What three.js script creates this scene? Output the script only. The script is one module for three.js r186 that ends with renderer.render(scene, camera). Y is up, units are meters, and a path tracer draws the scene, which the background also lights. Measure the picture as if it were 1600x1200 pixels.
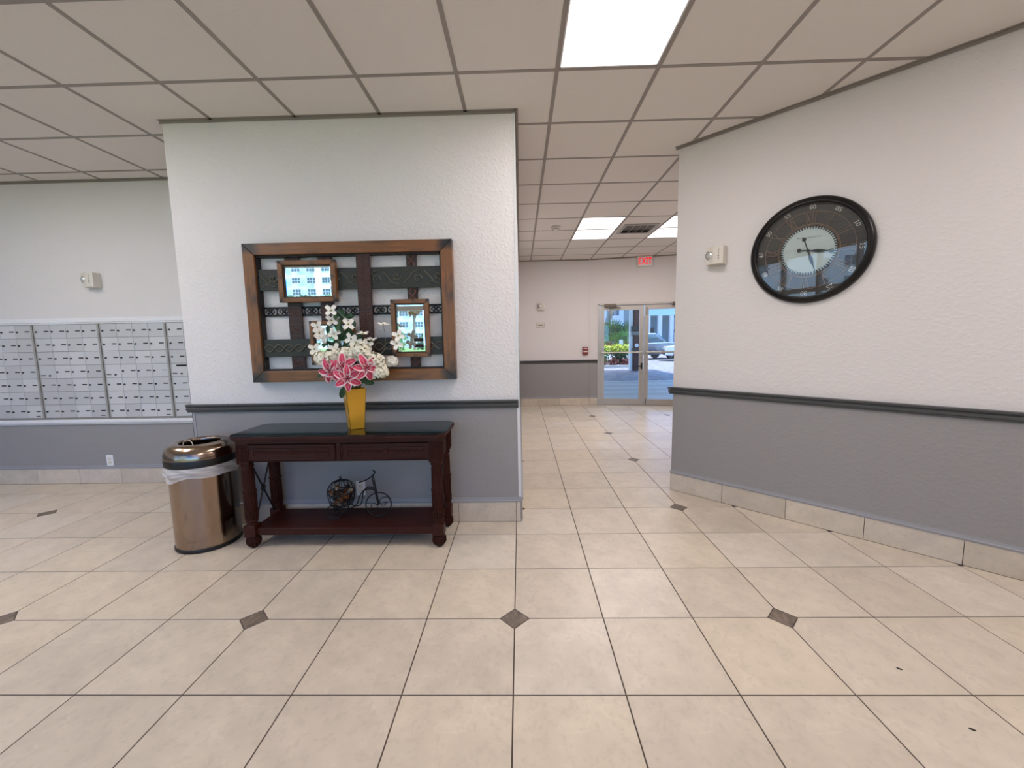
import * as THREE from 'three';
import { mergeGeometries } from 'three/addons/utils/BufferGeometryUtils.js';
import { RoundedBoxGeometry } from 'three/addons/geometries/RoundedBoxGeometry.js';
import { TextGeometry } from 'three/addons/geometries/TextGeometry.js';
import { FontLoader } from 'three/addons/loaders/FontLoader.js';
import { Sky } from 'three/addons/objects/Sky.js';
import { RectAreaLightUniformsLib } from 'three/addons/lights/RectAreaLightUniformsLib.js';

// ---------------------------------------------------------------- camera, sky, sun, exposure
RectAreaLightUniformsLib.init();
const scene = new THREE.Scene();
const rad = Math.PI / 180;
const camera = new THREE.PerspectiveCamera(86.8, 4 / 3, 0.05, 600);
camera.position.set(0.0498, 1.4212, 1.4867);
camera.rotation.set(-6.251 * rad, 1.227 * rad, -1.048 * rad, 'YXZ');
const renderer = new THREE.WebGLRenderer({ antialias: true });
renderer.toneMapping = THREE.LinearToneMapping;
renderer.toneMappingExposure = 1.36;
renderer.shadowMap.enabled = true;
const SUN = new THREE.Vector3(0.42, 0.88, -0.20).normalize();
const sky = new Sky();
sky.scale.setScalar(500);
sky.material.uniforms.turbidity.value = 9;
sky.material.uniforms.rayleigh.value = 0.5;
sky.material.uniforms.mieCoefficient.value = 0.004;
sky.material.uniforms.mieDirectionalG.value = 0.75;
sky.material.uniforms.sunPosition.value.copy(SUN);
sky.name = 'sky';
scene.add(sky);
scene.environmentIntensity = 0.85;
const sun = new THREE.DirectionalLight(0xfff3e2, 4.6);
sun.position.copy(SUN).multiplyScalar(60); sun.name = 'sun';
sun.castShadow = true;
Object.assign(sun.shadow.camera, { left: -70, right: 70, top: 70, bottom: -70, near: 1, far: 200 });
scene.add(sun);
const PANEL_GLOW = 9.2;           // radiance of the ceiling panels' area lights
const PANEL_COLOR = 0xfff5f3;

// ---------------------------------------------------------------- helpers
function rng(seed) { let a = seed >>> 0; return () => { a = (a + 0x6D2B79F5) | 0; let t = Math.imul(a ^ (a >>> 15), 1 | a); t = (t + Math.imul(t ^ (t >>> 7), 61 | t)) ^ t; return ((t ^ (t >>> 14)) >>> 0) / 4294967296; }; }
const R0 = rng(7);
const names = {};
function numbered(n) { if (!(n in names)) { names[n] = 0; return n; } names[n]++; return n + '_' + String(names[n]).padStart(3, '0'); }
function shade(o) { o.traverse(c => { if (c.isMesh) { c.castShadow = true; c.receiveShadow = true; } }); return o; }
function thing(name, label, category, [x, y, z] = [0, 0, 0], turn = 0, group) {
  const o = new THREE.Group(); o.name = numbered(name); scene.add(o);
  o.position.set(x, y, z); o.rotation.y = turn; o.userData = { label, category };
  if (group) o.userData.group = group;
  return o;
}
function structure(name) { const o = new THREE.Group(); o.name = name; o.userData = { kind: 'structure' }; scene.add(o); return o; }
function part(name, geo, mat, parent, pos) {
  const m = new THREE.Mesh(geo, mat); m.name = name; if (pos) m.position.set(...pos); parent.add(m); return m;
}
function clean(g) { let h = g.index ? g.toNonIndexed() : g; for (const k of Object.keys(h.attributes)) if (!['position', 'normal', 'uv', 'color'].includes(k)) h.deleteAttribute(k); if (!h.attributes.uv) h.setAttribute('uv', new THREE.Float32BufferAttribute(new Float32Array(h.attributes.position.count * 2), 2)); if (!h.attributes.normal) h.computeVertexNormals(); return h; }
function merge(list) { return mergeGeometries(list.map(clean)); }
function at(g, x = 0, y = 0, z = 0, rx = 0, ry = 0, rz = 0) { if (rx) g.rotateX(rx); if (ry) g.rotateY(ry); if (rz) g.rotateZ(rz); g.translate(x, y, z); return g; }
function box(x0, x1, y0, y1, z0, z1) {          // uv in metres
  const w = x1 - x0, h = y1 - y0, d = z1 - z0, g = new THREE.BoxGeometry(w, h, d), uv = g.attributes.uv, s = [[d, h], [d, h], [w, d], [w, d], [w, h], [w, h]];
  for (let f = 0; f < 6; f++) for (let k = 0; k < 4; k++) { const i = f * 4 + k; uv.setXY(i, uv.getX(i) * s[f][0] + x0 + z0, uv.getY(i) * s[f][1] + y0); }
  g.translate((x0 + x1) / 2, (y0 + y1) / 2, (z0 + z1) / 2); return g;
}
function rbox(w, h, d, r, x = 0, y = 0, z = 0, seg = 2) { const g = new RoundedBoxGeometry(w, h, d, seg, r); g.translate(x, y, z); return g; }
function cyl(r0, r1, h, x = 0, y = 0, z = 0, n = 20) { const g = new THREE.CylinderGeometry(r1, r0, h, n); g.translate(x, y, z); return g; }
function tube(pts, r, seg = 24, n = 8, closed = false) { return new THREE.TubeGeometry(new THREE.CatmullRomCurve3(pts.map(p => new THREE.Vector3(...p)), closed), seg, r, n, closed); }
function rod(a, b, r, n = 8) {
  const A = new THREE.Vector3(...a), B = new THREE.Vector3(...b), d = B.clone().sub(A), g = new THREE.CylinderGeometry(r, r, d.length(), n);
  g.applyQuaternion(new THREE.Quaternion().setFromUnitVectors(new THREE.Vector3(0, 1, 0), d.normalize())); g.translate((A.x + B.x) / 2, (A.y + B.y) / 2, (A.z + B.z) / 2); return g;
}
function lathe(pts, n = 40) { return new THREE.LatheGeometry(pts.map(p => new THREE.Vector2(p[0], p[1])), n); }
function prism(poly, y0, y1) {                  // poly in [x, z]
  const s = new THREE.Shape(poly.map(p => new THREE.Vector2(p[0], -p[1]))); const g = new THREE.ExtrudeGeometry(s, { depth: y1 - y0, bevelEnabled: false });
  g.rotateX(-Math.PI / 2); g.translate(0, y0, 0); return g;
}
function moulding(profile, x0, x1) {            // profile in [outwards, y], runs along x, faces +z
  const s = new THREE.Shape(profile.map(p => new THREE.Vector2(-p[0], p[1]))); const g = new THREE.ExtrudeGeometry(s, { depth: x1 - x0, bevelEnabled: false });
  g.rotateY(Math.PI / 2); g.translate(x0, 0, 0); return g;
}
function plate(shape, depth, bevel = 0, seg = 8) { return new THREE.ExtrudeGeometry(shape, { depth, bevelEnabled: bevel > 0, bevelSize: bevel, bevelThickness: bevel, bevelSegments: 2, bevelOffset: -bevel, curveSegments: seg }); }
function rectShape(x0, x1, y0, y1) { return new THREE.Shape([[x0, y0], [x1, y0], [x1, y1], [x0, y1]].map(p => new THREE.Vector2(...p))); }

// ---------------------------------------------------------------- textures
function noiseGrid(n, seed) { const r = rng(seed), a = new Float32Array(n * n); for (let i = 0; i < a.length; i++) a[i] = r(); return a; }
function vnoise(a, n, x, y) { x = ((x % n) + n) % n; y = ((y % n) + n) % n; const i = Math.floor(x), j = Math.floor(y), i2 = (i + 1) % n, j2 = (j + 1) % n; let u = x - i, v = y - j; u = u * u * (3 - 2 * u); v = v * v * (3 - 2 * v); return (a[j * n + i] * (1 - u) + a[j * n + i2] * u) * (1 - v) + (a[j2 * n + i] * (1 - u) + a[j2 * n + i2] * u) * v; }
function fbm(seed, base, oct) { const grids = []; for (let o = 0; o < oct; o++) grids.push(noiseGrid(base << o, seed + o)); return (u, v) => { let s = 0, w = 0, k = 1; for (let o = 0; o < oct; o++) { s += k * vnoise(grids[o], base << o, u * (base << o), v * (base << o)); w += k; k *= 0.55; } return s / w; }; }
function tex(w, h, fn, srgb, rx = 1, ry = rx) {
  const d = new Uint8Array(w * h * 4);
  for (let j = 0; j < h; j++) for (let i = 0; i < w; i++) { const c = fn(i / w, j / h, i, j), k = (j * w + i) * 4; const q = Array.isArray(c) ? c : [c, c, c]; d[k] = Math.max(0, Math.min(255, q[0])); d[k + 1] = Math.max(0, Math.min(255, q[1])); d[k + 2] = Math.max(0, Math.min(255, q[2])); d[k + 3] = 255; }
  const t = new THREE.DataTexture(d, w, h); t.wrapS = t.wrapT = THREE.RepeatWrapping; t.magFilter = THREE.LinearFilter; t.minFilter = THREE.LinearMipmapLinearFilter; t.generateMipmaps = true; if (srgb) t.colorSpace = THREE.SRGBColorSpace; t.repeat.set(rx, ry); t.needsUpdate = true; return t;
}
const peelN = fbm(11, 40, 3), peelC = fbm(17, 6, 3);
const peelTex = tex(512, 512, (u, v) => { const p = peelN(u, v); return 255 * Math.min(1, Math.max(0, (p - 0.42) * 3.2)) * (0.6 + 0.4 * peelC(u, v)); }, false, 1 / 0.55);
const stoneA = fbm(31, 5, 5), stoneB = fbm(47, 24, 4), stoneC = fbm(59, 8, 4), stoneD = fbm(67, 90, 3);
const stoneTex = tex(1024, 1024, (u, v) => {
  const a = stoneA(u, v), b = stoneB(u, v), c = stoneC(u + 0.07 * b, v);
  let k = 1 + (a - 0.5) * 0.10 + (b - 0.5) * 0.09; const vein = Math.abs(c - 0.5); if (vein < 0.012) k += 0.03 * (1 - vein / 0.012) * (b > 0.5 ? 1 : 0);
  const pit = 1 - 0.03 * Math.max(0, Math.min(1, (stoneD(u, v) - 0.58) * 6)); return [215 * k * pit, 205 * k * pit, 190 * k * pit];
}, true, 1 / 1.9);
const stoneBump = tex(512, 512, (u, v) => 255 * (0.6 * stoneB(u, v) + 0.4 * stoneA(u, v)), false, 1 / 1.0);
const insetTex = tex(256, 256, (u, v) => { const a = stoneB(u, v * 0.5), b = stoneC(u * 2, v * 2); const k = 0.7 + 0.75 * (0.6 * a + 0.4 * b - 0.1); return [120 * k, 108 * k, 96 * k]; }, true, 1 / 0.35);
const grainN = fbm(71, 4, 4), grainF = fbm(83, 32, 3);
const grain = (u, v) => 0.55 * grainN(u * 1.0, v * 4) + 0.45 * grainF(u * 0.25, v * 4);
const mahoganyTex = tex(512, 512, (u, v) => { const k = 0.62 + 0.75 * grain(u, v); return [52 * k, 17 * k, 8 * k]; }, true, 1 / 0.5);
const burntTex = tex(512, 64, (u, v) => {
  const e = Math.min(u, 1 - u) + (grainN(u * 3, v) - 0.5) * 0.045, k = 0.72 + 0.55 * grain(u * 2, v), b = Math.max(0, Math.min(1, (0.085 - e) / 0.05)), q = Math.max(0, grainN(u * 2 + 0.3, v * 0.7) - 0.56) * 1.6, m = Math.min(1, b + q);
  return [(122 * (1 - m) + 34 * m) * k, (76 * (1 - m) + 24 * m) * k, (30 * (1 - m) + 21 * m) * k];
}, true);
const plankTex = tex(256, 256, (u, v) => { const k = 0.6 + 0.8 * grain(v, u); return [50 * k, 29 * k, 25 * k]; }, true, 1 / 0.3);
const greenTex = tex(256, 256, (u, v) => { const k = 0.6 + 0.8 * grain(u, v); return [42 * k, 41 * k, 33 * k]; }, true, 1 / 0.3);
const brushN = noiseGrid(1024, 5);
const brushTex = tex(1024, 8, (u, v, i) => 120 + 60 * brushN[i] + 30 * brushN[(i >> 2) + 2000], false, 1, 1);
const panelBump = tex(512, 512, (u, v) => { const a = stoneB(u, v), b = grainF(u, v); return 255 * (a > 0.62 ? 0.2 : 0.7 + 0.3 * b); }, false, 1 / 0.6);
const asphaltTex = tex(512, 512, (u, v) => { const k = 0.7 + 0.6 * stoneB(u, v); return [128 * k, 128 * k, 132 * k]; }, true, 1 / 3);
const leafN = fbm(97, 8, 3);

// ---------------------------------------------------------------- materials
const std = (color, roughness = 0.6, metalness = 0, extra = {}) => new THREE.MeshStandardMaterial({ color, roughness, metalness, ...extra });
const phys = (color, roughness, metalness, extra) => new THREE.MeshPhysicalMaterial({ color, roughness, metalness, ...extra });
const M = {
  white: std(0xdfdbda, 0.62, 0, { bumpMap: peelTex, bumpScale: 0.0022 }),
  whiteSmooth: std(0xdcd7d5, 0.6, 0, { bumpMap: peelTex, bumpScale: 0.0009 }),
  grey: std(0x949190, 0.5, 0, { bumpMap: peelTex, bumpScale: 0.0007 }),
  rail: std(0x47494a, 0.32), cap: std(0x97979b, 0.35), trimWhite: std(0xe4e5e8, 0.4),
  guard: std(0xd9d9da, 0.25),
  grout: std(0x50463f, 0.9),
  tiles: [0xffffff, 0xfaf8f5, 0xf5f3f0, 0xfdfaf4].map(c => std(c, 0.34, 0, { map: stoneTex, bumpMap: stoneBump, bumpScale: 0.0005 })),
  baseTiles: [0xf2f0ee, 0xebe8e4, 0xf6f3ee].map(c => std(c, 0.4, 0, { map: stoneTex, bumpMap: stoneBump, bumpScale: 0.0003 })),
  inset: std(0xffffff, 0.5, 0, { map: insetTex }),
  panel: std(0xe2dcd5, 0.9, 0, { bumpMap: panelBump, bumpScale: 0.0006 }),
  tbar: std(0x958d86, 0.45, 0.1),
  wood: phys(0xffffff, 0.5, 0, { map: mahoganyTex, specularIntensity: 0.4, clearcoat: 0.14, clearcoatRoughness: 0.15 }),
  woodCarved: phys(0xffffff, 0.55, 0, { map: mahoganyTex, bumpMap: stoneBump, bumpScale: 0.004, specularIntensity: 0.45 }),
  burnt: phys(0xffffff, 0.4, 0, { map: burntTex, clearcoat: 0.3, clearcoatRoughness: 0.35 }),
  lip: std(0x1d1513, 0.6),
  plank: std(0xffffff, 0.5, 0, { map: plankTex }), greenPlank: std(0xffffff, 0.45, 0, { map: greenTex }),
  plankRelief: std(0x5c3a30, 0.38), greenRelief: std(0x4f4c40, 0.36),
  iron: std(0x141314, 0.5, 0.3), black: std(0x0b0b0c, 0.45), blackGloss: phys(0x080707, 0.35, 0, { clearcoat: 0.2, clearcoatRoughness: 0.15, specularIntensity: 0.6 }),
  mirror: std(0xe9f1f0, 0.015, 1),
  glass: phys(0xffffff, 0.0, 0, { transmission: 1, thickness: 0, ior: 1.45 }),
  steel: phys(0x9d8a7a, 0.27, 1, { roughnessMap: brushTex, anisotropy: 0.6, anisotropyRotation: 0 }),
  aluminium: std(0xb9b4ae, 0.38, 0.75), alumMatte: std(0xada6a0, 0.45, 0.35),
  mail: std(0xc9c9ca, 0.42, 0.25), mailDark: std(0x6d6b69, 0.45, 0.4),
  device: std(0xd9d3c8, 0.45), gold: std(0xdba636, 0.3, 0.4), stem: std(0x3c5a2b, 0.7), twig: std(0x5b4a3a, 0.8),
  leaf: phys(0x2f5233, 0.5, 0, { side: THREE.DoubleSide }), petalWhite: std(0xf3efe4, 0.75, 0, { side: THREE.DoubleSide }), petalCream: std(0xf2edd8, 0.8, 0, { side: THREE.DoubleSide }),
};
const G45 = { o: [1.43, 0, -2.21], turn: -45 * rad }, GD = { o: [1.52, 0, -7.1], turn: -10.3 * rad };
function onWall(w, s, y, off = 0) { const c = Math.cos(w.turn), q = Math.sin(w.turn); return [w.o[0] + s * c + off * q, y, w.o[2] - s * q + off * c]; }

// ---------------------------------------------------------------- room shell
const H = 3.03, U = 0.452, RAIL = 0.907, TOPY = 3.25;
const railProfile = [[0, 0.905], [0.012, 0.905], [0.014, 0.917], [0.022, 0.922], [0.024, 0.938], [0.018, 0.944], [0.028, 0.955], [0.03, 0.966], [0, 0.968]];
const capProfile = [[-0.004, 0.16], [0.014, 0.16], [0.016, 0.172], [0.008, 0.178], [0.006, 0.194], [-0.004, 0.198]];
const angleProfile = [[0, H - 0.022], [0.002, H - 0.022], [0.002, H - 0.003], [0.022, H - 0.003], [0.022, H], [0, H]];
const zc = -1.573, xL = -2.5, xR = 0.04, zMail = -2.555, zFar = -7.11;
function twoTone(name, geoFn, matUp = M.white, split = 0.93) {
  const w = structure(name); part('upper_paint', geoFn(split, TOPY), matUp, w); part('lower_paint', geoFn(-0.05, split), M.grey, w); return w;
}
const wallFront = twoTone('wall_front', (a, b) => box(xL, xR, a, b, zFar - 0.2, zc));
const wallLeft = structure('wall_left');
part('upper_paint', box(-7.0, xL, 0.655, TOPY, zMail - 0.25, zMail), M.whiteSmooth, wallLeft);
part('lower_paint', box(-7.0, xL, -0.05, 0.655, zMail - 0.25, zMail), M.grey, wallLeft);
const apex = [1.437, -2.21], BB = [4.33, 0.683], CC = [4.33, -5.103];
twoTone('wall_right', (a, b) => prism([apex, [BB[0] + 0.01, BB[1] + 0.01], [CC[0] + 0.01, CC[1] - 0.01]], a, b), M.whiteSmooth);
twoTone('wall_far', (a, b) => box(xR, 1.54, a, b, zFar - 0.2, zFar), M.whiteSmooth);
// door wall, in its own axes: opening from s 0.155 to 2.005, up to 2.12
{
  const w = structure('wall_door'); w.position.set(...GD.o); w.rotation.y = GD.turn;
  part('upper_paint', merge([box(-0.02, 0.155, 0.93, TOPY, -0.2, 0), box(0.155, 2.005, 2.12, TOPY, -0.2, 0), box(2.005, 3.0, 0.93, TOPY, -0.2, 0)]), M.whiteSmooth, w);
  part('lower_paint', merge([box(-0.02, 0.155, -0.05, 0.93, -0.2, 0), box(2.005, 3.0, -0.05, 0.93, -0.2, 0)]), M.grey, w);
}
twoTone('wall_side', (a, b) => merge([box(4.33, 4.5, a, b, BB[1], 3.4), box(4.33, 4.5, a, b, -6.9, CC[1])]), M.whiteSmooth);
twoTone('wall_outer', (a, b) => box(-7.2, -7.0, a, b, zMail - 0.25, 3.4), M.whiteSmooth);
twoTone('wall_rear', (a, b) => box(0.4, 4.5, a, b, 3.2, 3.4), M.whiteSmooth);
{ const w = structure('wall_header'); part('upper_paint', box(-7.2, 0.4, 2.92, TOPY, 3.2, 3.4), M.whiteSmooth, w); }
{ const r = structure('roof_slab'); part('slab', box(-7.3, 4.6, TOPY, TOPY + 0.25, -7.6, 3.6), M.grout, r); }
// chair rails
{
  const t = structure('trim_1'); part('chair_rail', moulding(railProfile, xL - 0.03, xR - 0.01), M.rail, t, [0, 0, zc]);
  const t2 = structure('trim_2'); t2.position.set(...G45.o); t2.rotation.y = G45.turn; part('chair_rail', moulding(railProfile, -0.015, 4.08), M.rail, t2, [0, 0, -0.005]);
  part('chair_rail', moulding(railProfile, 0, 0.03), M.rail, t2, [-0.005, 0, -0.005]).rotation.y = -Math.PI / 2;
  const t3 = structure('trim_3'); part('chair_rail', moulding(railProfile, xR, 1.525), M.rail, t3, [0, 0, zFar]);
  const t8 = structure('trim_8'); t8.position.set(...GD.o); t8.rotation.y = GD.turn; part('chair_rail', moulding(railProfile, -0.005, 0.15), M.rail, t8);
}
// white moulding over and under the mailboxes
{
  const top = [[0, 1.655], [0.02, 1.655], [0.022, 1.668], [0.03, 1.672], [0.03, 1.69], [0.018, 1.7], [0.012, 1.712], [0, 1.715]];
  const bot = [[0, 0.632], [0.014, 0.632], [0.02, 0.645], [0.034, 0.655], [0.036, 0.678], [0.03, 0.685], [0, 0.687]];
  const t = structure('trim_4'); part('moulding', moulding(top, -7, xL), M.trimWhite, t, [0, 0, zMail]); part('moulding', moulding(bot, -7, xL), M.trimWhite, t, [0, 0, zMail]);
}
// corner guards on the front wall
{
  const t = structure('trim_5');
  part('corner_guard', merge([box(xR - 0.02, xR + 0.003, 0.2, H - 0.02, zc, zc + 0.003), box(xR, xR + 0.003, 0.0, H - 0.02, zc - 0.035, zc + 0.003)]), M.guard, t);
  part('corner_guard', merge([box(xL - 0.003, xL + 0.02, 0.2, 0.905, zc, zc + 0.003), box(xL - 0.003, xL, 0.2, 0.905, zc - 0.03, zc + 0.003)]), M.cap, t);
}
// baseboards: tiles one by one, capped with a grey moulding
function baseboard(name, pos, turn, joints) {
  const b = structure(name); b.position.set(...pos); b.rotation.y = turn; const a = joints[0], z = joints[joints.length - 1];
  for (let i = 0; i + 1 < joints.length; i++) { const w = joints[i + 1] - joints[i] - 0.003; const g = rbox(w, 0.157, 0.011, 0.002, 0, 0, 0, 1); const uv = g.attributes.uv, p = g.attributes.position, off = R0() * 3; for (let k = 0; k < uv.count; k++) uv.setXY(k, p.getX(k) + off, p.getY(k) + off * 1.7); part('tile', g, M.baseTiles[i % 3], b, [(joints[i] + joints[i + 1]) / 2, 0.081, 0.0055]); }
  part('grout', box(a, z, 0, 0.16, -0.004, 0.007), M.grout, b); part('cap_moulding', moulding(capProfile, a, z), M.cap, b);
  return b;
}
const seq = (a, step, n, lo, hi) => { const r = [lo]; for (let i = 0; i < n; i++) { const q = a + step * i; if (q > lo + 0.03 && q < hi - 0.03) r.push(q); } r.push(hi); return r; };
baseboard('baseboard_front', [0, 0, zc], 0, seq(-2.26, U, 7, xL, xR - 0.004));
baseboard('baseboard_left', [0, 0, zMail], 0, seq(-6.82, 0.4485, 12, -7, xL - 0.02));
baseboard('baseboard_right', onWall(G45, 0, 0, -0.011), G45.turn, seq(0.453, 0.461, 9, 0.0, 4.08));
baseboard('baseboard_far', [0, 0, zFar], 0, seq(0.419, 0.457, 4, xR + 0.015, 1.53));
baseboard('baseboard_door', GD.o, GD.turn, [-0.005, 0.15]);
baseboard('baseboard_corridor', [xR, 0, zc - 0.03], Math.PI / 2, seq(0.4, U, 14, 0, 5.45));
baseboard('baseboard_return', onWall(G45, -0.001, 0, -0.012), 225 * rad, seq(-3.6, 0.457, 8, -4.05, -0.012));
// wall angles where the ceiling meets the walls
{
  const t = structure('trim_6'), add = (len, pos, turn) => { const g = part('wall_angle', moulding(angleProfile, 0, len), M.tbar, t, pos); g.rotation.y = turn; };
  add(xR - xL + 0.03, [xL - 0.02, 0, zc], 0); add(4.5, [-7, 0, zMail], 0); add(4.1, onWall(G45, -0.02, 0, 0), G45.turn); add(1.5, [xR, 0, zFar], 0); add(3, GD.o, GD.turn);
  add(5.5, [xR, 0, zc + 0.02], Math.PI / 2); add(0.98, [xL, 0, zMail], -Math.PI / 2); 
}

// ---------------------------------------------------------------- floor: tiles with clipped corners and dark insets
function polyTile(pts, off) {                    // pts [x, z] centred; top at y 0, edges eased
  const b = 0.0013, n = pts.length, P = [], UV = [], inn = pts.map(([x, z]) => { const l = Math.hypot(x, z); return [x * (1 - b * 1.4 / l), z * (1 - b * 1.4 / l)]; });
  const v = (x, y, z) => { P.push(x, y, z); UV.push(x + off, z + off * 0.63); };
  for (let i = 1; i + 1 < n; i++) { v(inn[0][0], 0, inn[0][1]); v(inn[i][0], 0, inn[i][1]); v(inn[i + 1][0], 0, inn[i + 1][1]); }
  for (let i = 0; i < n; i++) { const j = (i + 1) % n, A = inn[i], B = inn[j], C = pts[i], D = pts[j]; for (const [a, b2, c, ya, yb] of [[A, C, B, 0, 0], [B, C, D, 0, 0]]) { const yo = q => (q === C || q === D ? -0.0013 : 0); v(a[0], yo(a), a[1]); v(b2[0], yo(b2), b2[1]); v(c[0], yo(c), c[1]); } v(C[0], -0.0013, C[1]); v(C[0], -0.006, C[1]); v(D[0], -0.0013, D[1]); v(D[0], -0.0013, D[1]); v(C[0], -0.006, C[1]); v(D[0], -0.006, D[1]); }
  const g = new THREE.BufferGeometry(); g.setAttribute('position', new THREE.Float32BufferAttribute(P, 3)); g.setAttribute('uv', new THREE.Float32BufferAttribute(UV, 2)); g.computeVertexNormals(); return g;
}
const hT = U / 2 - 0.0028, dI = 0.072, cI = dI + 0.003;
function tilePoly(clips) {                       // corners in order -x-z, -x+z, +x+z, +x-z
  const c = [[-1, -1], [-1, 1], [1, 1], [1, -1]], out = [];
  c.forEach(([sx, sz], i) => { if (!clips[i]) { out.push([sx * hT, sz * hT]); return; } const a = [sx * (hT - cI + 0.0023), sz * hT], b = [sx * hT, sz * (hT - cI + 0.0023)]; const first = i % 2 === 0 ? a : b, second = i % 2 === 0 ? b : a; out.push(first, second); });
  return out;
}
const tileGeo = {};
function tileGeometry(clips, variant) { const k = clips.map(Number).join('') + variant; return tileGeo[k] ??= polyTile(tilePoly(clips), variant * 0.77); }
const isInset = (i, j) => ((i % 3) + 3) % 3 === 0 && (((j - 1) % 3) + 3) % 3 === 0;
function solid(x, z) { return (x > xL && x < xR && z < zc) || (x <= xL && z < zMail) || (Math.abs(z + 2.21) < x - 1.43) || z < -7.11 + Math.max(0, x - 1.52) * 0.182; }
{
  const f = structure('floor');
  part('grout', box(-7.1, 4.5, -0.12, -0.002, -7.4, 3.4), M.grout, f);
  const rest = []; let count = 0;
  for (let j = -9; j < 17; j++) for (let i = -16; i < 10; i++) {
    const x = (i + 0.5) * U, z = -(j + 0.5) * U; if (x < -7.2 || x > 4.55 || z > 3.3) continue;
    const cs = [[-0.2, -0.2], [0.2, -0.2], [-0.2, 0.2], [0.2, 0.2], [0, 0]]; if (cs.every(([a, b]) => solid(x + a, z + b))) continue;
    const clips = [isInset(i, j + 1), isInset(i, j), isInset(i + 1, j), isInset(i + 1, j + 1)], variant = Math.floor(R0() * 4), mat = M.tiles[Math.floor(R0() * 4)];
    // in the photograph's view: wedge in front of the camera
    const depth = 1.487 - z, side = Math.abs(x - 0.05), seen = depth > 0.9 && side < depth * 1.36 + 0.3 && z < 0.75;
    const g = tileGeometry(clips, variant);
    if (seen && count < 290) { part('tile', g, mat, f, [x, 0, z]); count++; } else rest.push(g.clone().translate(x, 0, z));
  }
  part('tile_field', merge(rest), M.tiles[1], f).userData.kind = 'stuff';
  const ins = polyTile([[-dI, 0], [0, dI], [dI, 0], [0, -dI]], 0.2), ins2 = polyTile([[-dI, 0], [0, dI], [dI, 0], [0, -dI]], 0.9);
  for (let j = -8; j < 17; j++) for (let i = -15; i < 10; i++) if (isInset(i, j)) { const x = i * U, z = -j * U; if (x < -6.9 || x > 4.3 || z > 3.1 || solid(x, z)) continue; part('inset_tile', (i + j) % 2 ? ins : ins2, M.inset, f, [x, 0, z]); }
  // two dark chips lying on the tiles
  for (const [x, z] of [[1.639, -0.128], [1.650, 0.142]]) part('dark_chip', new THREE.SphereGeometry(0.011, 8, 6).scale(1, 0.12, 0.5), M.black, f, [x, 0.001, z]).rotation.y = -0.6;
}

// ---------------------------------------------------------------- ceiling: lay-in panels in a grid of bars
const CP = 0.6093, CX0 = 0.2985, CZ0 = -1.153;   // a grid line of each direction
const lightCells = [[0, -1], [0, -2], [1, 5], [1, 6], [3, 5], [3, 6], [-8, -1], [-8, -2], [-6, -2], [-6, -3], [4, -3], [4, -4], [0, -6], [0, -7]];
{
  const c = structure('ceiling'), isLight = (i, j) => lightCells.some(l => l[0] === i && l[1] === j), rest = []; let n = 0;
  const pg = rbox(CP - 0.006, 0.016, CP - 0.006, 0.003, 0, 0, 0, 1); { const uv = pg.attributes.uv, p = pg.attributes.position; for (let k = 0; k < uv.count; k++) uv.setXY(k, p.getX(k), p.getZ(k)); }
  for (let j = -8; j < 10; j++) for (let i = -12; i < 7; i++) {
    const x = CX0 + (i + 0.5) * CP, z = CZ0 - (j + 0.5) * CP; if (x < -7.2 || x > 4.6 || z > 3.4 || z < -7.4 || isLight(i, j)) continue;
    const q = 0.28; if ([[-q, -q], [q, -q], [-q, q], [q, q]].every(([a, b]) => solid(x + a, z + b))) continue;
    if (i === 2 && j === 5) continue;             // the air vent's cell is filled by the vent's own panel
    const depth = 1.487 - z, seen = z < -0.2 && Math.abs(x - 0.05) < depth * 1.4 + 0.4;
    if (seen) { part('ceiling_panel', pg, M.panel, c, [x, H + 0.008, z]); n++; } else rest.push(pg.clone().translate(x, H + 0.008, z));
  }
  part('panel_field', merge(rest), M.panel, c).userData.kind = 'stuff';
  part('ceiling_panel', pg, M.panel, c, [CX0 + 2.5 * CP, H + 0.008, CZ0 - 5.5 * CP]);
  const bw = 0.0125;
  for (let i = -11; i < 7; i++) { const x = CX0 + i * CP; part('main_bar', merge([box(-bw, bw, H - 0.003, H, -7.2, 3.3), box(-0.001, 0.001, H, H + 0.04, -7.2, 3.3)]), M.tbar, c, [x, 0, 0]); }
  for (let j = -7; j < 10; j++) { const z = CZ0 - j * CP; part('cross_bar', merge([box(-7.1, 4.4, H - 0.0025, H, -bw, bw), box(-7.1, 4.4, H, H + 0.03, -0.001, 0.001)]), M.tbar, c, [0, 0, z]); }
}
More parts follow.
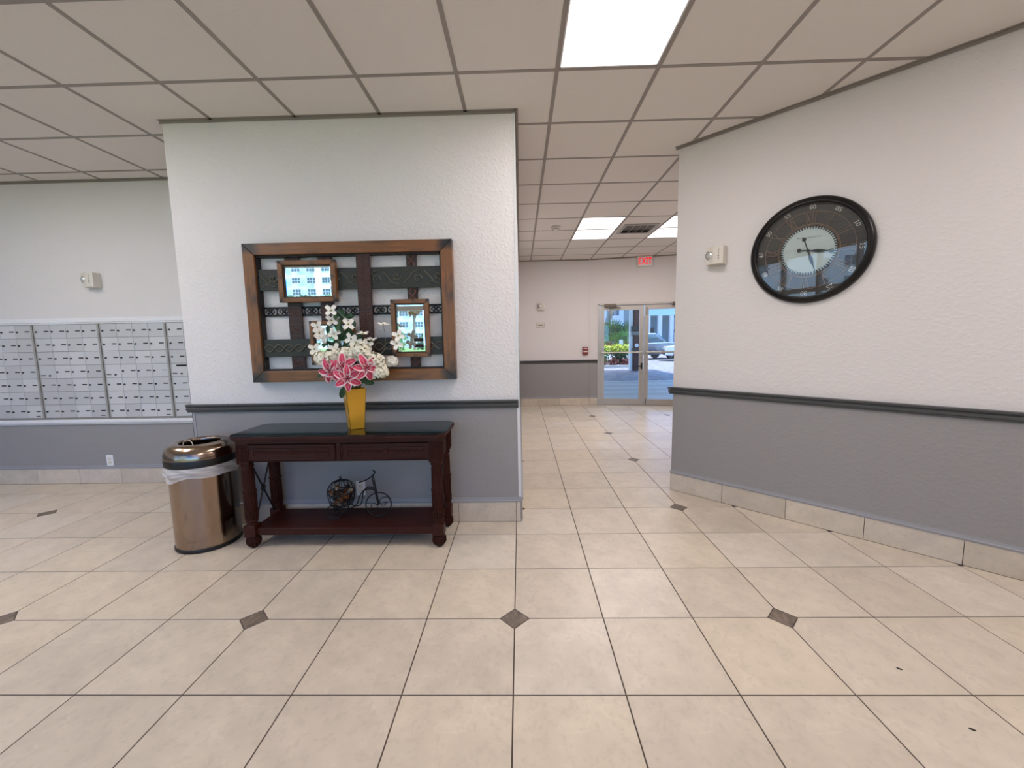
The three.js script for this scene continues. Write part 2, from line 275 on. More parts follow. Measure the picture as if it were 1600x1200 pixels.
// light panels
const lensMat = new THREE.MeshStandardMaterial({ color: 0xffffff, emissive: PANEL_COLOR, emissiveIntensity: 1.6, roughness: 0.5 });
lightCells.forEach(([i, j]) => {
  const x = CX0 + (i + 0.5) * CP, z = CZ0 - (j + 0.5) * CP;
  const label = { '0,-1': 'square lit ceiling panel closest to the corner of the mirror wall', '0,-2': 'square lit ceiling panel adjoining the one closest to the mirror wall', '1,5': 'square lit corridor ceiling panel nearer the smoke detector', '1,6': 'square lit corridor ceiling panel nearer the glass doors, beside the air vent', '3,5': 'square lit ceiling panel mostly hidden by the clock wall', '3,6': 'square lit ceiling panel between air vent and clock wall, nearer the doors', '-8,-1': 'square lit ceiling panel over the mailbox area', '-8,-2': 'square lit ceiling panel of the mailbox area toward the storefront', '-6,-2': 'square lit ceiling panel above the floor before the trash can', '-6,-3': 'square lit ceiling panel next to the one before the trash can', '4,-3': 'square lit ceiling panel above the long end of the clock wall', '4,-4': 'square lit ceiling panel past the end of the clock wall', '0,-6': 'square lit ceiling panel before the storefront glass', '0,-7': 'square lit ceiling panel touching the rear lobby wall' }[i + ',' + j];
  const t = thing('ceiling_light', label, 'ceiling light', [x, H, z], 0, 'square ceiling light panels');
  const h = CP / 2 - 0.013;
  part('frame', merge([box(-h, h, -0.001, 0.05, -h, -h + 0.008), box(-h, h, -0.001, 0.05, h - 0.008, h), box(-h, -h + 0.008, -0.001, 0.05, -h, h), box(h - 0.008, h, -0.001, 0.05, -h, h), box(-h, h, 0.05, 0.055, -h, h)]), M.trimWhite, t);
  part('diffuser', box(-h + 0.008, h - 0.008, 0.002, 0.006, -h + 0.008, h - 0.008), lensMat, t);
  const l = new THREE.RectAreaLight(PANEL_COLOR, PANEL_GLOW, 2 * h - 0.02, 2 * h - 0.02); l.name = 'panel_light'; l.position.set(0, -0.004, 0); l.rotation.x = -Math.PI / 2; t.add(l);
});

// ---------------------------------------------------------------- storefront behind the camera
{
  const mull = (x0, x1, y0, y1) => box(x0, x1, y0, y1, 3.24, 3.34), xs = [-7.0, -5.75, -4.5, -3.4, -2.4, -0.95, 0.4];
  for (let k = 0; k + 1 < xs.length; k++) {
    const w = structure('window_' + (k + 1)), a = xs[k], b = xs[k + 1];
    part('window_frame', merge([mull(a, a + 0.03, 0, 2.92), mull(b - 0.03, b, 0, 2.92), mull(a, b, 0, 0.12), mull(a, b, 2.86, 2.92), mull(a, b, 2.0, 2.11)]), M.alumMatte, w);
    part('pane', box(a + 0.03, b - 0.03, 0.12, 2.0, 3.285, 3.291), M.glass, w); part('pane', box(a + 0.03, b - 0.03, 2.11, 2.86, 3.285, 3.291), M.glass, w);
  }
}

// ---------------------------------------------------------------- glazed double door in the far wall
{
  const t = structure('trim_7'); t.position.set(...GD.o); t.rotation.y = GD.turn;
  part('door_frame', merge([box(0.155, 0.2, 0, 2.12, -0.12, 0.012), box(1.96, 2.005, 0, 2.12, -0.12, 0.012), box(0.155, 2.005, 2.085, 2.12, -0.12, 0.012), box(0.2, 1.96, -0.004, 0.012, -0.14, 0.0)]), M.aluminium, t);
  const leaf = (name, s0, s1, hinge) => {
    const d = structure(name); d.position.set(...GD.o); d.rotation.y = GD.turn; const st = 0.085, z0 = -0.075, z1 = -0.03;
    part('leaf_frame', merge([box(s0, s0 + st, 0.015, 2.08, z0, z1), box(s1 - st, s1, 0.015, 2.08, z0, z1), box(s0 + st, s1 - st, 1.98, 2.08, z0, z1), box(s0 + st, s1 - st, 0.015, 0.14, z0, z1)]), M.aluminium, d);
    part('pane', box(s0 + st, s1 - st, 0.14, 1.98, -0.056, -0.05), M.glass, d);
    const bar = part('push_bar', merge([rod([s0 + 0.03, 1.115, 0.03], [s1 - 0.03, 1.115, 0.03], 0.016, 12), rbox(0.03, 0.05, 0.06, 0.006, s0 + 0.04, 1.115, 0.0), rbox(0.03, 0.05, 0.06, 0.006, s1 - 0.04, 1.115, 0.0)]), M.aluminium, d); bar.castShadow = true;
    const c = part('door_closer', rbox(0.24, 0.065, 0.06, 0.008, hinge > 0 ? s1 - 0.22 : s0 + 0.2, 2.075, 0.03), std(0x6d6259, 0.4, 0.5), d);
    part('closer_arm', merge([rod([0.05, 0, 0.02], [0.21, -0.045, 0.06], 0.009), rod([0.21, -0.045, 0.06], [-0.02, -0.05, 0.03], 0.008)]), M.mailDark, c, [hinge > 0 ? s1 - 0.22 : s0 + 0.2, 2.065, 0.01]);
    return d;
  };
  const d1 = leaf('door_1', 0.205, 1.075, -1), d2 = leaf('door_2', 1.085, 1.955, 1);
  part('latch_handle', merge([rbox(0.035, 0.13, 0.02, 0.005, 1.04, 0.83, -0.02), rod([1.04, 0.83, 0.0], [0.93, 0.825, 0.03], 0.012), rod([1.04, 0.83, -0.02], [1.04, 0.83, 0.005], 0.014)]), M.black, d1);
  part('lock_cylinder', merge([at(cyl(0.012, 0.012, 0.01), 1.035, 1.0, -0.025, Math.PI / 2), at(cyl(0.01, 0.01, 0.01), 1.035, 0.69, -0.025, Math.PI / 2)]), M.mailDark, d1);
  part('flush_bolt', rbox(0.022, 0.16, 0.012, 0.003, 1.128, 1.95, -0.026), M.mailDark, d2); part('flush_bolt', rbox(0.022, 0.12, 0.012, 0.003, 1.128, 0.09, -0.026), M.mailDark, d2);
}
const font = await new FontLoader().loadAsync('fonts/droid/droid_sans_bold.typeface.json');
const serif = await new FontLoader().loadAsync('fonts/droid/droid_serif_regular.typeface.json');
function text(s, size, depth = 0.002, f = font, cx = true) { const g = new TextGeometry(s, { font: f, size, depth, curveSegments: 4, bevelEnabled: false }); g.computeBoundingBox(); const b = g.boundingBox; g.translate(cx ? -(b.min.x + b.max.x) / 2 : 0, -(b.min.y + b.max.y) / 2, 0); return g; }
{ // exit sign over the door
  const t = thing('exit_sign', 'small white exit sign with red letters above the glass doors', 'exit sign', onWall(GD, 1.07, 2.925, 0), GD.turn);
  part('housing', rbox(0.29, 0.2, 0.05, 0.008, 0, 0, 0.03), M.device, t); part('face_plate', rbox(0.27, 0.18, 0.004, 0.001, 0, 0, 0.056), M.trimWhite, t);
  const g = text('EXIT', 0.115, 0.003); g.scale(0.78, 1.15, 1); const l = part('lettering', g, new THREE.MeshStandardMaterial({ color: 0xd8182a, emissive: 0xff2030, emissiveIntensity: 0.5, roughness: 0.5 }), t, [0, 0, 0.058]); l.userData.label = 'red letters reading EXIT';
}
{ // room plate and fire pull station
  const s = thing('room_plate', 'small silver room plate with dark lettering on the far wall', 'sign', [0.484, 1.71, zFar]);
  part('plate', rbox(0.17, 0.105, 0.008, 0.003, 0, 0, 0.004), M.aluminium, s); part('insert', rbox(0.145, 0.08, 0.003, 0.001, 0, 0, 0.0085), M.device, s);
  part('lettering', merge([0, 1, 2, 3, 4].map(k => box(-0.048 + k * 0.021, -0.034 + k * 0.021, -0.014, 0.014 - (k % 2) * 0.006, 0.01, 0.0112))), M.black, s);
  const p = thing('fire_pull_station', 'red fire alarm pull box on the wall left of the doors', 'fire alarm', [1.415, 1.16, zFar]);
  part('body', rbox(0.115, 0.16, 0.05, 0.008, 0, 0, 0.025), std(0x7e1f22, 0.4), p); part('pull_handle', rbox(0.085, 0.03, 0.014, 0.004, 0, -0.015, 0.055), std(0xd7cfc8, 0.5), p); part('label_strip', rbox(0.08, 0.022, 0.004, 0.001, 0, 0.045, 0.051), std(0xcfc4bd, 0.5), p);
  part('key_lock', at(cyl(0.007, 0.007, 0.008), 0, -0.055, 0.052, Math.PI / 2), M.mailDark, p);
}
function strobe(pos, turn, label) {
  const t = thing('fire_alarm_strobe', label, 'fire alarm', pos, turn);
  part('back_box', rbox(0.14, 0.142, 0.03, 0.005, 0, 0, 0.015), M.device, t);
  const s = new THREE.Shape(); s.moveTo(-0.066, 0); s.lineTo(-0.066, 0.03); s.quadraticCurveTo(-0.03, 0.036, -0.012, 0.05); s.quadraticCurveTo(0.02, 0.062, 0.066, 0.05); s.lineTo(0.066, 0); s.closePath();
  const g = new THREE.ExtrudeGeometry(s, { depth: 0.132, bevelEnabled: true, bevelSize: 0.003, bevelThickness: 0.003, bevelSegments: 2 }); g.rotateX(Math.PI / 2); g.scale(1, 1, 1); g.translate(0, 0.066, 0.03); 
  part('cover', g, M.device, t);
  const lens = lathe([[0, 0.034], [0.012, 0.033], [0.022, 0.026], [0.029, 0.012], [0.031, 0], [0, 0]], 24); lens.rotateX(Math.PI / 2); lens.scale(1.15, 1.15, 1); part('strobe_lens', lens, phys(0xd8d8d6, 0.12, 0.6, { clearcoat: 1 }), t, [-0.034, 0.004, 0.055]);
  const ring = new THREE.TorusGeometry(0.036, 0.005, 8, 28); part('lens_ring', ring, M.mailDark, t, [-0.034, 0.004, 0.062]);
  'FIRE'.split('').forEach((c, k) => { const q = text(c, 0.014, 0.0015); part('letter', q, std(0x4a3a36, 0.6), t, [0.036, 0.036 - k * 0.022, 0.0875]).rotation.y = 0.14; });
  return t;
}
strobe([-4.165, 2.077, zMail], 0, 'white fire alarm strobe on the wall above the mailboxes');
strobe(onWall(G45, 0.352, 2.066, 0), G45.turn, 'white fire alarm strobe on the wall beside the round clock');
strobe([0.508, 2.09, zFar], 0, 'white fire alarm strobe on the far wall above the room plate');
{ // smoke detector, air vent
  const t = thing('smoke_detector', 'round white smoke detector on the corridor ceiling', 'smoke detector', [0.594, H - 0.001, -4.6]);
  part('base', cyl(0.07, 0.07, 0.012, 0, -0.006, 0, 28), M.device, t); const g = lathe([[0, -0.05], [0.03, -0.048], [0.045, -0.035], [0.062, -0.025], [0.066, -0.012], [0, -0.012]].reverse(), 28); part('cap', g, M.device, t); part('sensor_slots', new THREE.TorusGeometry(0.05, 0.004, 6, 28).rotateX(Math.PI / 2), M.mailDark, t, [0, -0.034, 0]);
  const v = thing('air_vent', 'square grey ceiling air vent with stepped louvres between light panels', 'air vent', [CX0 + 2.5 * CP, H - 0.004, CZ0 - 6 * CP]);
  const fr = (o, w, y0, y1) => merge([box(-o, o, y0, y1, -o, -o + w), box(-o, o, y0, y1, o - w, o), box(-o, -o + w, y0, y1, -o + w, o - w), box(o - w, o, y0, y1, -o + w, o - w)]);
  part('frame', fr(0.255, 0.05, -0.01, 0.002), M.alumMatte, v); part('backing', box(-0.205, 0.205, -0.0005, 0.002, -0.205, 0.205), M.black, v);
  for (let k = 0; k < 6; k++) part('louvre', at(box(-0.2, 0.2, -0.001, 0.001, -0.018, 0.018), 0, -0.01, -0.165 + k * 0.066, (k < 3 ? 1 : -1) * 0.6), M.mailDark, v);
  for (let k = -1; k < 2; k++) part('divider', box(-0.006 + k * 0.1, 0.006 + k * 0.1, -0.016, -0.004, -0.2, 0.2), M.alumMatte, v);
}
function outlet(pos, label, plugged) {
  const t = thing('power_outlet', label, 'outlet', pos);
  part('cover_plate', rbox(0.072, 0.115, 0.007, 0.003, 0, 0, 0.0035), M.trimWhite, t);
  for (const dy of [0.02, -0.02]) { const s = part('socket', rbox(0.034, 0.029, 0.004, 0.006, 0, dy, 0.008), M.device, t); part('slot', merge([box(-0.008, -0.006, dy - 0.005, dy + 0.005, 0.0095, 0.0105), box(0.006, 0.008, dy - 0.004, dy + 0.004, 0.0095, 0.0105)]), M.black, s); }
  part('screw', at(cyl(0.003, 0.003, 0.002, 0, 0, 0, 10), 0, 0, 0.0075, Math.PI / 2), M.aluminium, t); return t;
}
outlet([-1.217, 0.282, zc], 'white wall outlet behind the black tricycle planter');
outlet([-4.24, 0.245, zMail], 'small white wall outlet low on the grey wall under the mailboxes');

// ---------------------------------------------------------------- mailboxes
{
  const pitch = 0.6815, dw = 0.1612, top = 1.652, rh = 0.1355, x0 = -4.835 - pitch;
  const dg = rbox(dw - 0.003, rh - 0.003, 0.006, 0.0012, 0, 0, 0, 1), lg = at(cyl(0.0085, 0.0085, 0.008, 0, 0, 0, 14), 0, 0, 0, Math.PI / 2), sg = rbox(0.047, 0.011, 0.003, 0.001, 0, 0, 0, 1), tones = [0xd0d0d1, 0xcbcccd, 0xd6d6d7, 0xc8c8c9].map(c => std(c, 0.42, 0.25));
  const slotMat = std(0x1c1a1a, 0.5), lockMat = std(0x3f3d3c, 0.35, 0.6), paleSlot = std(0xaab2c0, 0.5), where = ['beside the lobby side wall', 'beside the lobby side wall, its outgoing slot blank', 'in the middle of the bank above the wall outlet', 'partly behind the corner of the mirror wall'];
  for (let k = 0; k < 4; k++) {
    const t = thing('mailbox_unit', ['silver mailbox unit farthest from the trash can along the wall', 'silver mailbox unit above and left of the low wall outlet', 'silver mailbox unit above the low wall outlet, beside the corner unit', 'silver mailbox unit with a black mail slot beside the mirror wall corner'][k], 'mailbox', [x0 + k * pitch, 0.692, zMail], 0, 'wall of mailboxes');
    const W = 4 * dw;
    part('back_panel', box(0.0, W + 0.04, 0, top - 0.692, 0.0005, 0.008), M.mailDark, t);
    part('edge_bar', merge([rbox(0.018, top - 0.692, 0.022, 0.002, W + 0.012, (top - 0.692) / 2, 0.011), rbox(0.014, top - 0.692, 0.016, 0.002, W + 0.031, (top - 0.692) / 2, 0.008)]), M.aluminium, t);
    part('sill_bar', rbox(W, 0.012, 0.018, 0.002, W / 2, 0.004, 0.009), M.aluminium, t);
    for (let r = 0; r < 7; r++) for (let c = 0; c < 4; c++) {
      const d = part('mailbox_door', dg, tones[Math.floor(R0() * 4)], t, [(c + 0.5) * dw, top - 0.692 - (r + 0.5) * rh, 0.013]);
      if (k && r === 3 && c === 0) { part('lock', lg, slotMat, d, [0.02, -0.038, 0.006]); part('name_slot', sg, M.mailDark, d, [-0.05, -0.035, 0.0035]); if (k === 3) part('mail_slot', rbox(0.105, 0.018, 0.004, 0.001), M.black, d, [0.025, 0.045, 0.0035]); continue; }
      part('lock', lg, lockMat, d, [-0.06, -0.002, 0.006]); part('name_slot', sg, k === 2 && r === 3 && c === 3 ? paleSlot : slotMat, d, [0.042, 0.002, 0.0035]);
      if (r === 6 && c === 3) part('maker_plate', rbox(0.045, 0.01, 0.002, 0.0005), M.mailDark, d, [0.035, -0.048, 0.0035]);
    }
  }
}

// ---------------------------------------------------------------- mirror wall art
{
  const A = thing('mirror_wall_art', 'dark wooden lattice wall hanging with three small framed mirrors above the console table', 'wall art', [-1.192, 1.64, zc]);
  // a mitred rail: side 0 bottom, 1 right, 2 top, 3 left
  function rails(parent, name, x0, x1, y0, y1, b, z0, d) {
    const i = [x0 + b, x1 - b, y0 + b, y1 - b], quads = [[[x0, y0], [x1, y0], [i[1], i[2]], [i[0], i[2]]], [[x1, y0], [x1, y1], [i[1], i[3]], [i[1], i[2]]], [[x1, y1], [x0, y1], [i[0], i[3]], [i[1], i[3]]], [[x0, y1], [x0, y0], [i[0], i[2]], [i[0], i[3]]]];
    quads.forEach((q, k) => { const g = plate(new THREE.Shape(q.map(p => new THREE.Vector2(...p))), d, Math.min(0.005, b * 0.12)); const p = g.attributes.position, uv = g.attributes.uv; for (let n = 0; n < p.count; n++) uv.setXY(n, k % 2 ? (p.getY(n) - y0) / (y1 - y0) : (p.getX(n) - x0) / (x1 - x0), (k % 2 ? p.getX(n) : p.getY(n)) / b * 0.5 + k * 0.3); part(name, g, M.burnt, parent, [0, 0, z0]); });
  }
  rails(A, 'frame_rail', -0.763, 0.763, -0.505, 0.506, 0.084, 0.004, 0.062);
  const lw = 0.012; part('inner_lip', merge([box(-0.683, 0.683, 0.410, 0.424, 0.004, 0.052), box(-0.683, 0.683, -0.423, -0.409, 0.004, 0.052), box(-0.683, -0.669, -0.42, 0.42, 0.004, 0.052), box(0.669, 0.683, -0.42, 0.42, 0.004, 0.052)]), M.lip, A);
  const X0 = -0.675, X1 = 0.675, Y0 = -0.415, Y1 = 0.415;
  // band B: open iron fretwork
  const fret = [box(X0, X1, 0.044, 0.054, 0.010, 0.016), box(X0, X1, -0.016, -0.006, 0.010, 0.016)]; const pz = 0.013, ft = (p, r = 0.0035) => fret.push(tube(p.map(([x, y]) => [x, y + 0.019, pz]), r, 14, 5));
  for (let k = 0; k < 13; k++) { const x = X0 + 0.052 + k * 0.1038; fret.push(rbox(0.02, 0.02, 0.006, 0.002, 0, 0, 0, 1).rotateZ(0.785).translate(x, 0.019, pz)); for (const [sx, sy] of [[1, 1], [1, -1], [-1, 1], [-1, -1]]) { ft([[x, sy * 0.026], [x + sx * 0.02, sy * 0.012], [x + sx * 0.036, 0]]); ft([[x + sx * 0.01, sy * 0.004], [x + sx * 0.022, sy * 0.022], [x + sx * 0.04, sy * 0.024], [x + sx * 0.047, sy * 0.012]], 0.003); fret.push(new THREE.SphereGeometry(0.0055, 8, 6).translate(x + sx * 0.012, 0.019 + sy * 0.012, pz)); } fret.push(rbox(0.008, 0.06, 0.006, 0.002, x + 0.052, 0.019, pz, 1)); }
  part('fretwork_band', merge(fret), M.iron, A).userData.label = 'black pierced iron band';
  // upright planks
  function uprightCarved(x0, x1) { const xc = (x0 + x1) / 2, w = x1 - x0, p = part('upright_plank', rbox(w, Y1 - Y0, 0.014, 0.002, xc, 0, 0.026), M.plank, A), g = []; for (let y = -0.37; y < 0.4; y += 0.125) { const s = 0.042; g.push(box(xc - s, xc + s, y - 0.045, y - 0.041, 0.032, 0.036), box(xc - s, xc + s, y + 0.041, y + 0.045, 0.032, 0.036)); g.push(at(new THREE.TorusGeometry(0.018, 0.003, 6, 20), xc, y, 0.034)); g.push(new THREE.SphereGeometry(0.007, 10, 8).scale(1, 1, 0.7).translate(xc, y, 0.034)); for (const [a, b] of [[1, 1], [1, -1], [-1, 1], [-1, -1]]) g.push(tube([[xc + a * 0.02, y + b * 0.012, 0.033], [xc + a * 0.034, y + b * 0.016, 0.034], [xc + a * 0.037, y + b * 0.032, 0.033]], 0.003, 8, 5)); } part('carving', merge(g), M.plankRelief, p); }
  uprightCarved(-0.478, -0.375); uprightCarved(-0.232, -0.131);
  { const xc = 0.458, p = part('upright_plank', rbox(0.075, Y1 - Y0, 0.014, 0.002, xc, 0, 0.026), M.plank, A), g = []; for (const s of [0, Math.PI]) { const pts = []; for (let k = 0; k <= 60; k++) { const y = Y0 + 0.01 + k * (Y1 - Y0 - 0.02) / 60; pts.push([xc + 0.022 * Math.sin(k * 0.66 + s), y, 0.034 + 0.003 * Math.cos(k * 0.66 + s)]); } g.push(tube(pts, 0.0065, 150, 6)); } part('carving', merge(g), M.plankRelief, p); }
  // broad dark bands
  const vine = (pts, r) => tube(pts, r, 20, 6);
  { const p = part('carved_band', rbox(X1 - X0, 0.153, 0.014, 0.003, 0, 0.2465, 0.04), M.greenPlank, A), g = [], z = 0.049, r = rng(21);
    for (let k = 0; k < 9; k++) { const x = X0 + 0.08 + k * 0.152, s = k % 2 ? 1 : -1, y = 0.2465; g.push(vine([[x - 0.07, y - s * 0.045, z], [x - 0.03, y - s * 0.005, z], [x + 0.01, y + s * 0.04, z], [x + 0.05, y + s * 0.05, z]], 0.0055)); const cu = []; for (let a = 0; a < 9; a++) { const th = a * 0.75 * s, q = 0.034 - a * 0.0032; cu.push([x + 0.035 + Math.cos(th) * q, y + s * -0.012 + Math.sin(th) * q, z]); } g.push(tube(cu, 0.005, 30, 6)); g.push(new THREE.SphereGeometry(0.008, 8, 6).translate(x + 0.035, y - s * 0.012, z)); for (let a = 0; a < 3; a++) { const lx = x - 0.045 + a * 0.03, ly = y + s * (0.05 - a * 0.018); g.push(new THREE.SphereGeometry(0.014, 8, 6).scale(1, 0.35, 0.3).rotateZ(s * (0.7 - a * 0.5)).translate(lx, ly, z)); } }
    part('carving', merge(g), M.greenRelief, p); }
  { const p = part('carved_band', rbox(X1 - X0, 0.131, 0.014, 0.003, 0, -0.252, 0.04), M.greenPlank, A), g = [], z = 0.049; for (const s of [0, Math.PI]) { const pts = []; for (let k = 0; k <= 90; k++) pts.push([X0 + 0.01 + k * (X1 - X0 - 0.02) / 90, -0.252 + 0.027 * Math.sin(k * 0.62 + s), z + 0.002 * Math.cos(k * 0.62 + s)]); g.push(tube(pts, 0.0055, 220, 6)); } for (let k = 0; k < 17; k++) g.push(at(new THREE.TorusGeometry(0.009, 0.0025, 6, 14), X0 + 0.05 + k * 0.0767, -0.252, z)); part('carving', merge(g), M.greenRelief, p); }
  { const xc = 0.113, p = part('herringbone_plank', rbox(0.103, Y1 - Y0, 0.016, 0.003, xc, 0, 0.054), M.plank, A), g = []; for (let y = -0.4; y < 0.39; y += 0.0175) { const up = Math.abs(y) < 0.02 ? 0 : -1; for (const s of [-1, 1]) g.push(rod([xc + s * 0.004, y + 0.0, 0.0625], [xc + s * 0.042, y - up * 0.026, 0.0625], 0.0034, 5)); } part('carving', merge(g), M.plankRelief, p); }
  // small mirrors in their own frames
  function smallMirror(x0, x1, y0, y1, b) {
    const m = new THREE.Group(); m.name = 'framed_mirror'; A.add(m); rails(m, 'mirror_frame', x0, x1, y0, y1, b, 0.052, 0.03);
    part('inner_lip', merge([box(x0 + b, x1 - b, y1 - b - 0.006, y1 - b, 0.056, 0.076), box(x0 + b, x1 - b, y0 + b, y0 + b + 0.006, 0.056, 0.076), box(x0 + b, x0 + b + 0.006, y0 + b, y1 - b, 0.056, 0.076), box(x1 - b - 0.006, x1 - b, y0 + b, y1 - b, 0.056, 0.076)]), M.lip, m);
    const X = [x0 + b + 0.004, x1 - b - 0.004], Y = [y0 + b + 0.004, y1 - b - 0.004], q = 0.014, zf = 0.066, ze = 0.0652, P = [], quad = (a, b2, c, d) => { for (const v of [a, b2, c, a, c, d]) P.push(...v); };
    const o = [[X[0], Y[0], ze], [X[1], Y[0], ze], [X[1], Y[1], ze], [X[0], Y[1], ze]], n = [[X[0] + q, Y[0] + q, zf], [X[1] - q, Y[0] + q, zf], [X[1] - q, Y[1] - q, zf], [X[0] + q, Y[1] - q, zf]]; quad(...n); for (let k = 0; k < 4; k++) quad(o[k], o[(k + 1) % 4], n[(k + 1) % 4], n[k]);
    const g = new THREE.BufferGeometry(); g.setAttribute('position', new THREE.Float32BufferAttribute(P, 3)); g.computeVertexNormals(); part('mirror_glass', g, M.mirror, m);
    part('backing', box(X[0], X[1], Y[0], Y[1], 0.05, 0.0648), M.lip, m);
  }
  smallMirror(-0.506, -0.083, 0.080, 0.378, 0.034); smallMirror(0.304, 0.582, -0.332, 0.086, 0.031); smallMirror(-0.302, 0.025, -0.381, -0.058, 0.027);
}

// ---------------------------------------------------------------- round wall clock
{
  const C = thing('wall_clock', 'large round black wall clock with roman numerals and pale centre', 'clock', onWall(G45, 0.965, 2.008, 0.002), G45.turn);
  C.rotation.order = 'YXZ'; C.rotation.x = 1.4 * rad; C.rotation.z = -2.7 * rad;
  const ring = lathe([[0.318, 0.034], [0.322, 0.046], [0.33, 0.05], [0.336, 0.042], [0.342, 0.044], [0.356, 0.036], [0.364, 0.02], [0.365, 0.002], [0.30, 0.002]].reverse(), 96); ring.rotateX(Math.PI / 2); part('case_ring', ring, M.blackGloss, C);
  const disc = (r, z, n = 72) => new THREE.CircleGeometry(r, n).translate(0, 0, z);
  const face = part('dial', cyl(0.32, 0.32, 0.008, 0, 0, 0, 72).rotateX(Math.PI / 2), std(0x302d2a, 0.6, 0, { bumpMap: stoneBump, bumpScale: 0.001 }), C, [0, 0, 0.008]);
  const bronze = std(0x80695a, 0.4, 0.4);
  part('dial_rings', merge([new THREE.TorusGeometry(0.264, 0.0025, 6, 96), new THREE.TorusGeometry(0.181, 0.003, 6, 96), new THREE.TorusGeometry(0.172, 0.003, 6, 96)]), bronze, C, [0, 0, 0.0145]);
  const numerals = ['XII', 'I', 'II', 'III', 'IIII', 'V', 'VI', 'VII', 'VIII', 'IX', 'X', 'XI'];
  numerals.forEach((s, k) => {
    const g = [], r0 = 0.186, r1 = 0.26; let w = 0; const adv = { I: 0.016, V: 0.03, X: 0.03 }; for (const c of s) w += adv[c]; let x = -w / 2;
    const bar = (xa, xb) => { g.push(rod([xa, r1, 0.015], [xb, r0, 0.015], 0.0028, 6)); };
    for (const c of s) { const m = x + adv[c] / 2; if (c === 'I') bar(m * 1.15, m * 0.85); if (c === 'V') { bar((m - 0.013) * 1.15, m); bar((m + 0.013) * 1.15, m); } if (c === 'X') { bar((m - 0.013) * 1.1, m + 0.011); bar((m + 0.013) * 1.1, m - 0.011); } x += adv[c]; }
    part('roman_numeral', merge(g), bronze, C).rotation.z = -k * Math.PI / 6;
    const mg = text(k ? String(k * 5).padStart(2, '0') : '60', 0.026, 0.001, serif), m = part('minute_number', mg, std(0xd8d4cc, 0.6), C, [0.2945 * Math.sin(k * Math.PI / 6), 0.2945 * Math.cos(k * Math.PI / 6), 0.013]); m.rotation.z = -k * Math.PI / 6;
  });
  part('centre_disc', cyl(0.163, 0.163, 0.005, 0, 0, 0, 72).rotateX(Math.PI / 2), std(0xaebdbb, 0.55, 0, { bumpMap: stoneBump, bumpScale: 0.0005 }), C, [0, 0, 0.0145]);
  const teeth = []; for (let k = 0; k < 60; k++) { const a = k * Math.PI / 30; teeth.push(box(-0.004, 0.004, 0.15, 0.17, 0.015, 0.0205).rotateZ(a)); } part('toothed_rim', merge(teeth), M.black, C);
  const dash = [], dr = rng(5); let tx = -0.072; while (tx < 0.068) { const w = 0.0015 + dr() * 0.0025; dash.push(box(tx, tx + w, 0.0, 0.004 + dr() * 0.005, 0.017, 0.0176)); tx += w + (dr() < 0.14 ? 0.008 : 0.0025); } part('faint_script', merge(dash), std(0x4c5654, 0.7), C, [0, 0.088, 0]).userData.label = 'faint illegible script line';
  function hand(len, tail, ang, z, name, ringed) {
    const s = new THREE.Shape(); s.moveTo(-0.003, -tail); s.lineTo(0.003, -tail); s.lineTo(0.004, len * 0.16); s.quadraticCurveTo(0.017, len * 0.4, 0.004, len * 0.66); s.lineTo(0.0012, len); s.lineTo(-0.0012, len); s.lineTo(-0.004, len * 0.66); s.quadraticCurveTo(-0.017, len * 0.4, -0.004, len * 0.16); s.closePath();
    const g = [plate(s, 0.0015), cyl(0.013, 0.013, 0.0018, 0, 0, 0, 20).rotateX(Math.PI / 2).translate(0, -tail, 0.001), cyl(0.009, 0.009, 0.004, 0, 0, 0, 20).rotateX(Math.PI / 2).translate(0, 0, 0.002)]; if (ringed) g.push(new THREE.TorusGeometry(0.011, 0.003, 8, 22).translate(0, len * 0.86, 0.001));
    part(name, merge(g), M.black, C, [0, 0, z]).rotation.z = -ang * rad;
  }
  hand(0.163, 0.084, 159.5, 0.022, 'hour_hand', false); hand(0.158, 0.052, 96.4, 0.026, 'minute_hand', true);
  part('cover_glass', cyl(0.3195, 0.3195, 0.002, 0, 0, 0, 72).rotateX(Math.PI / 2), M.glass, C, [0, 0, 0.036]);
}

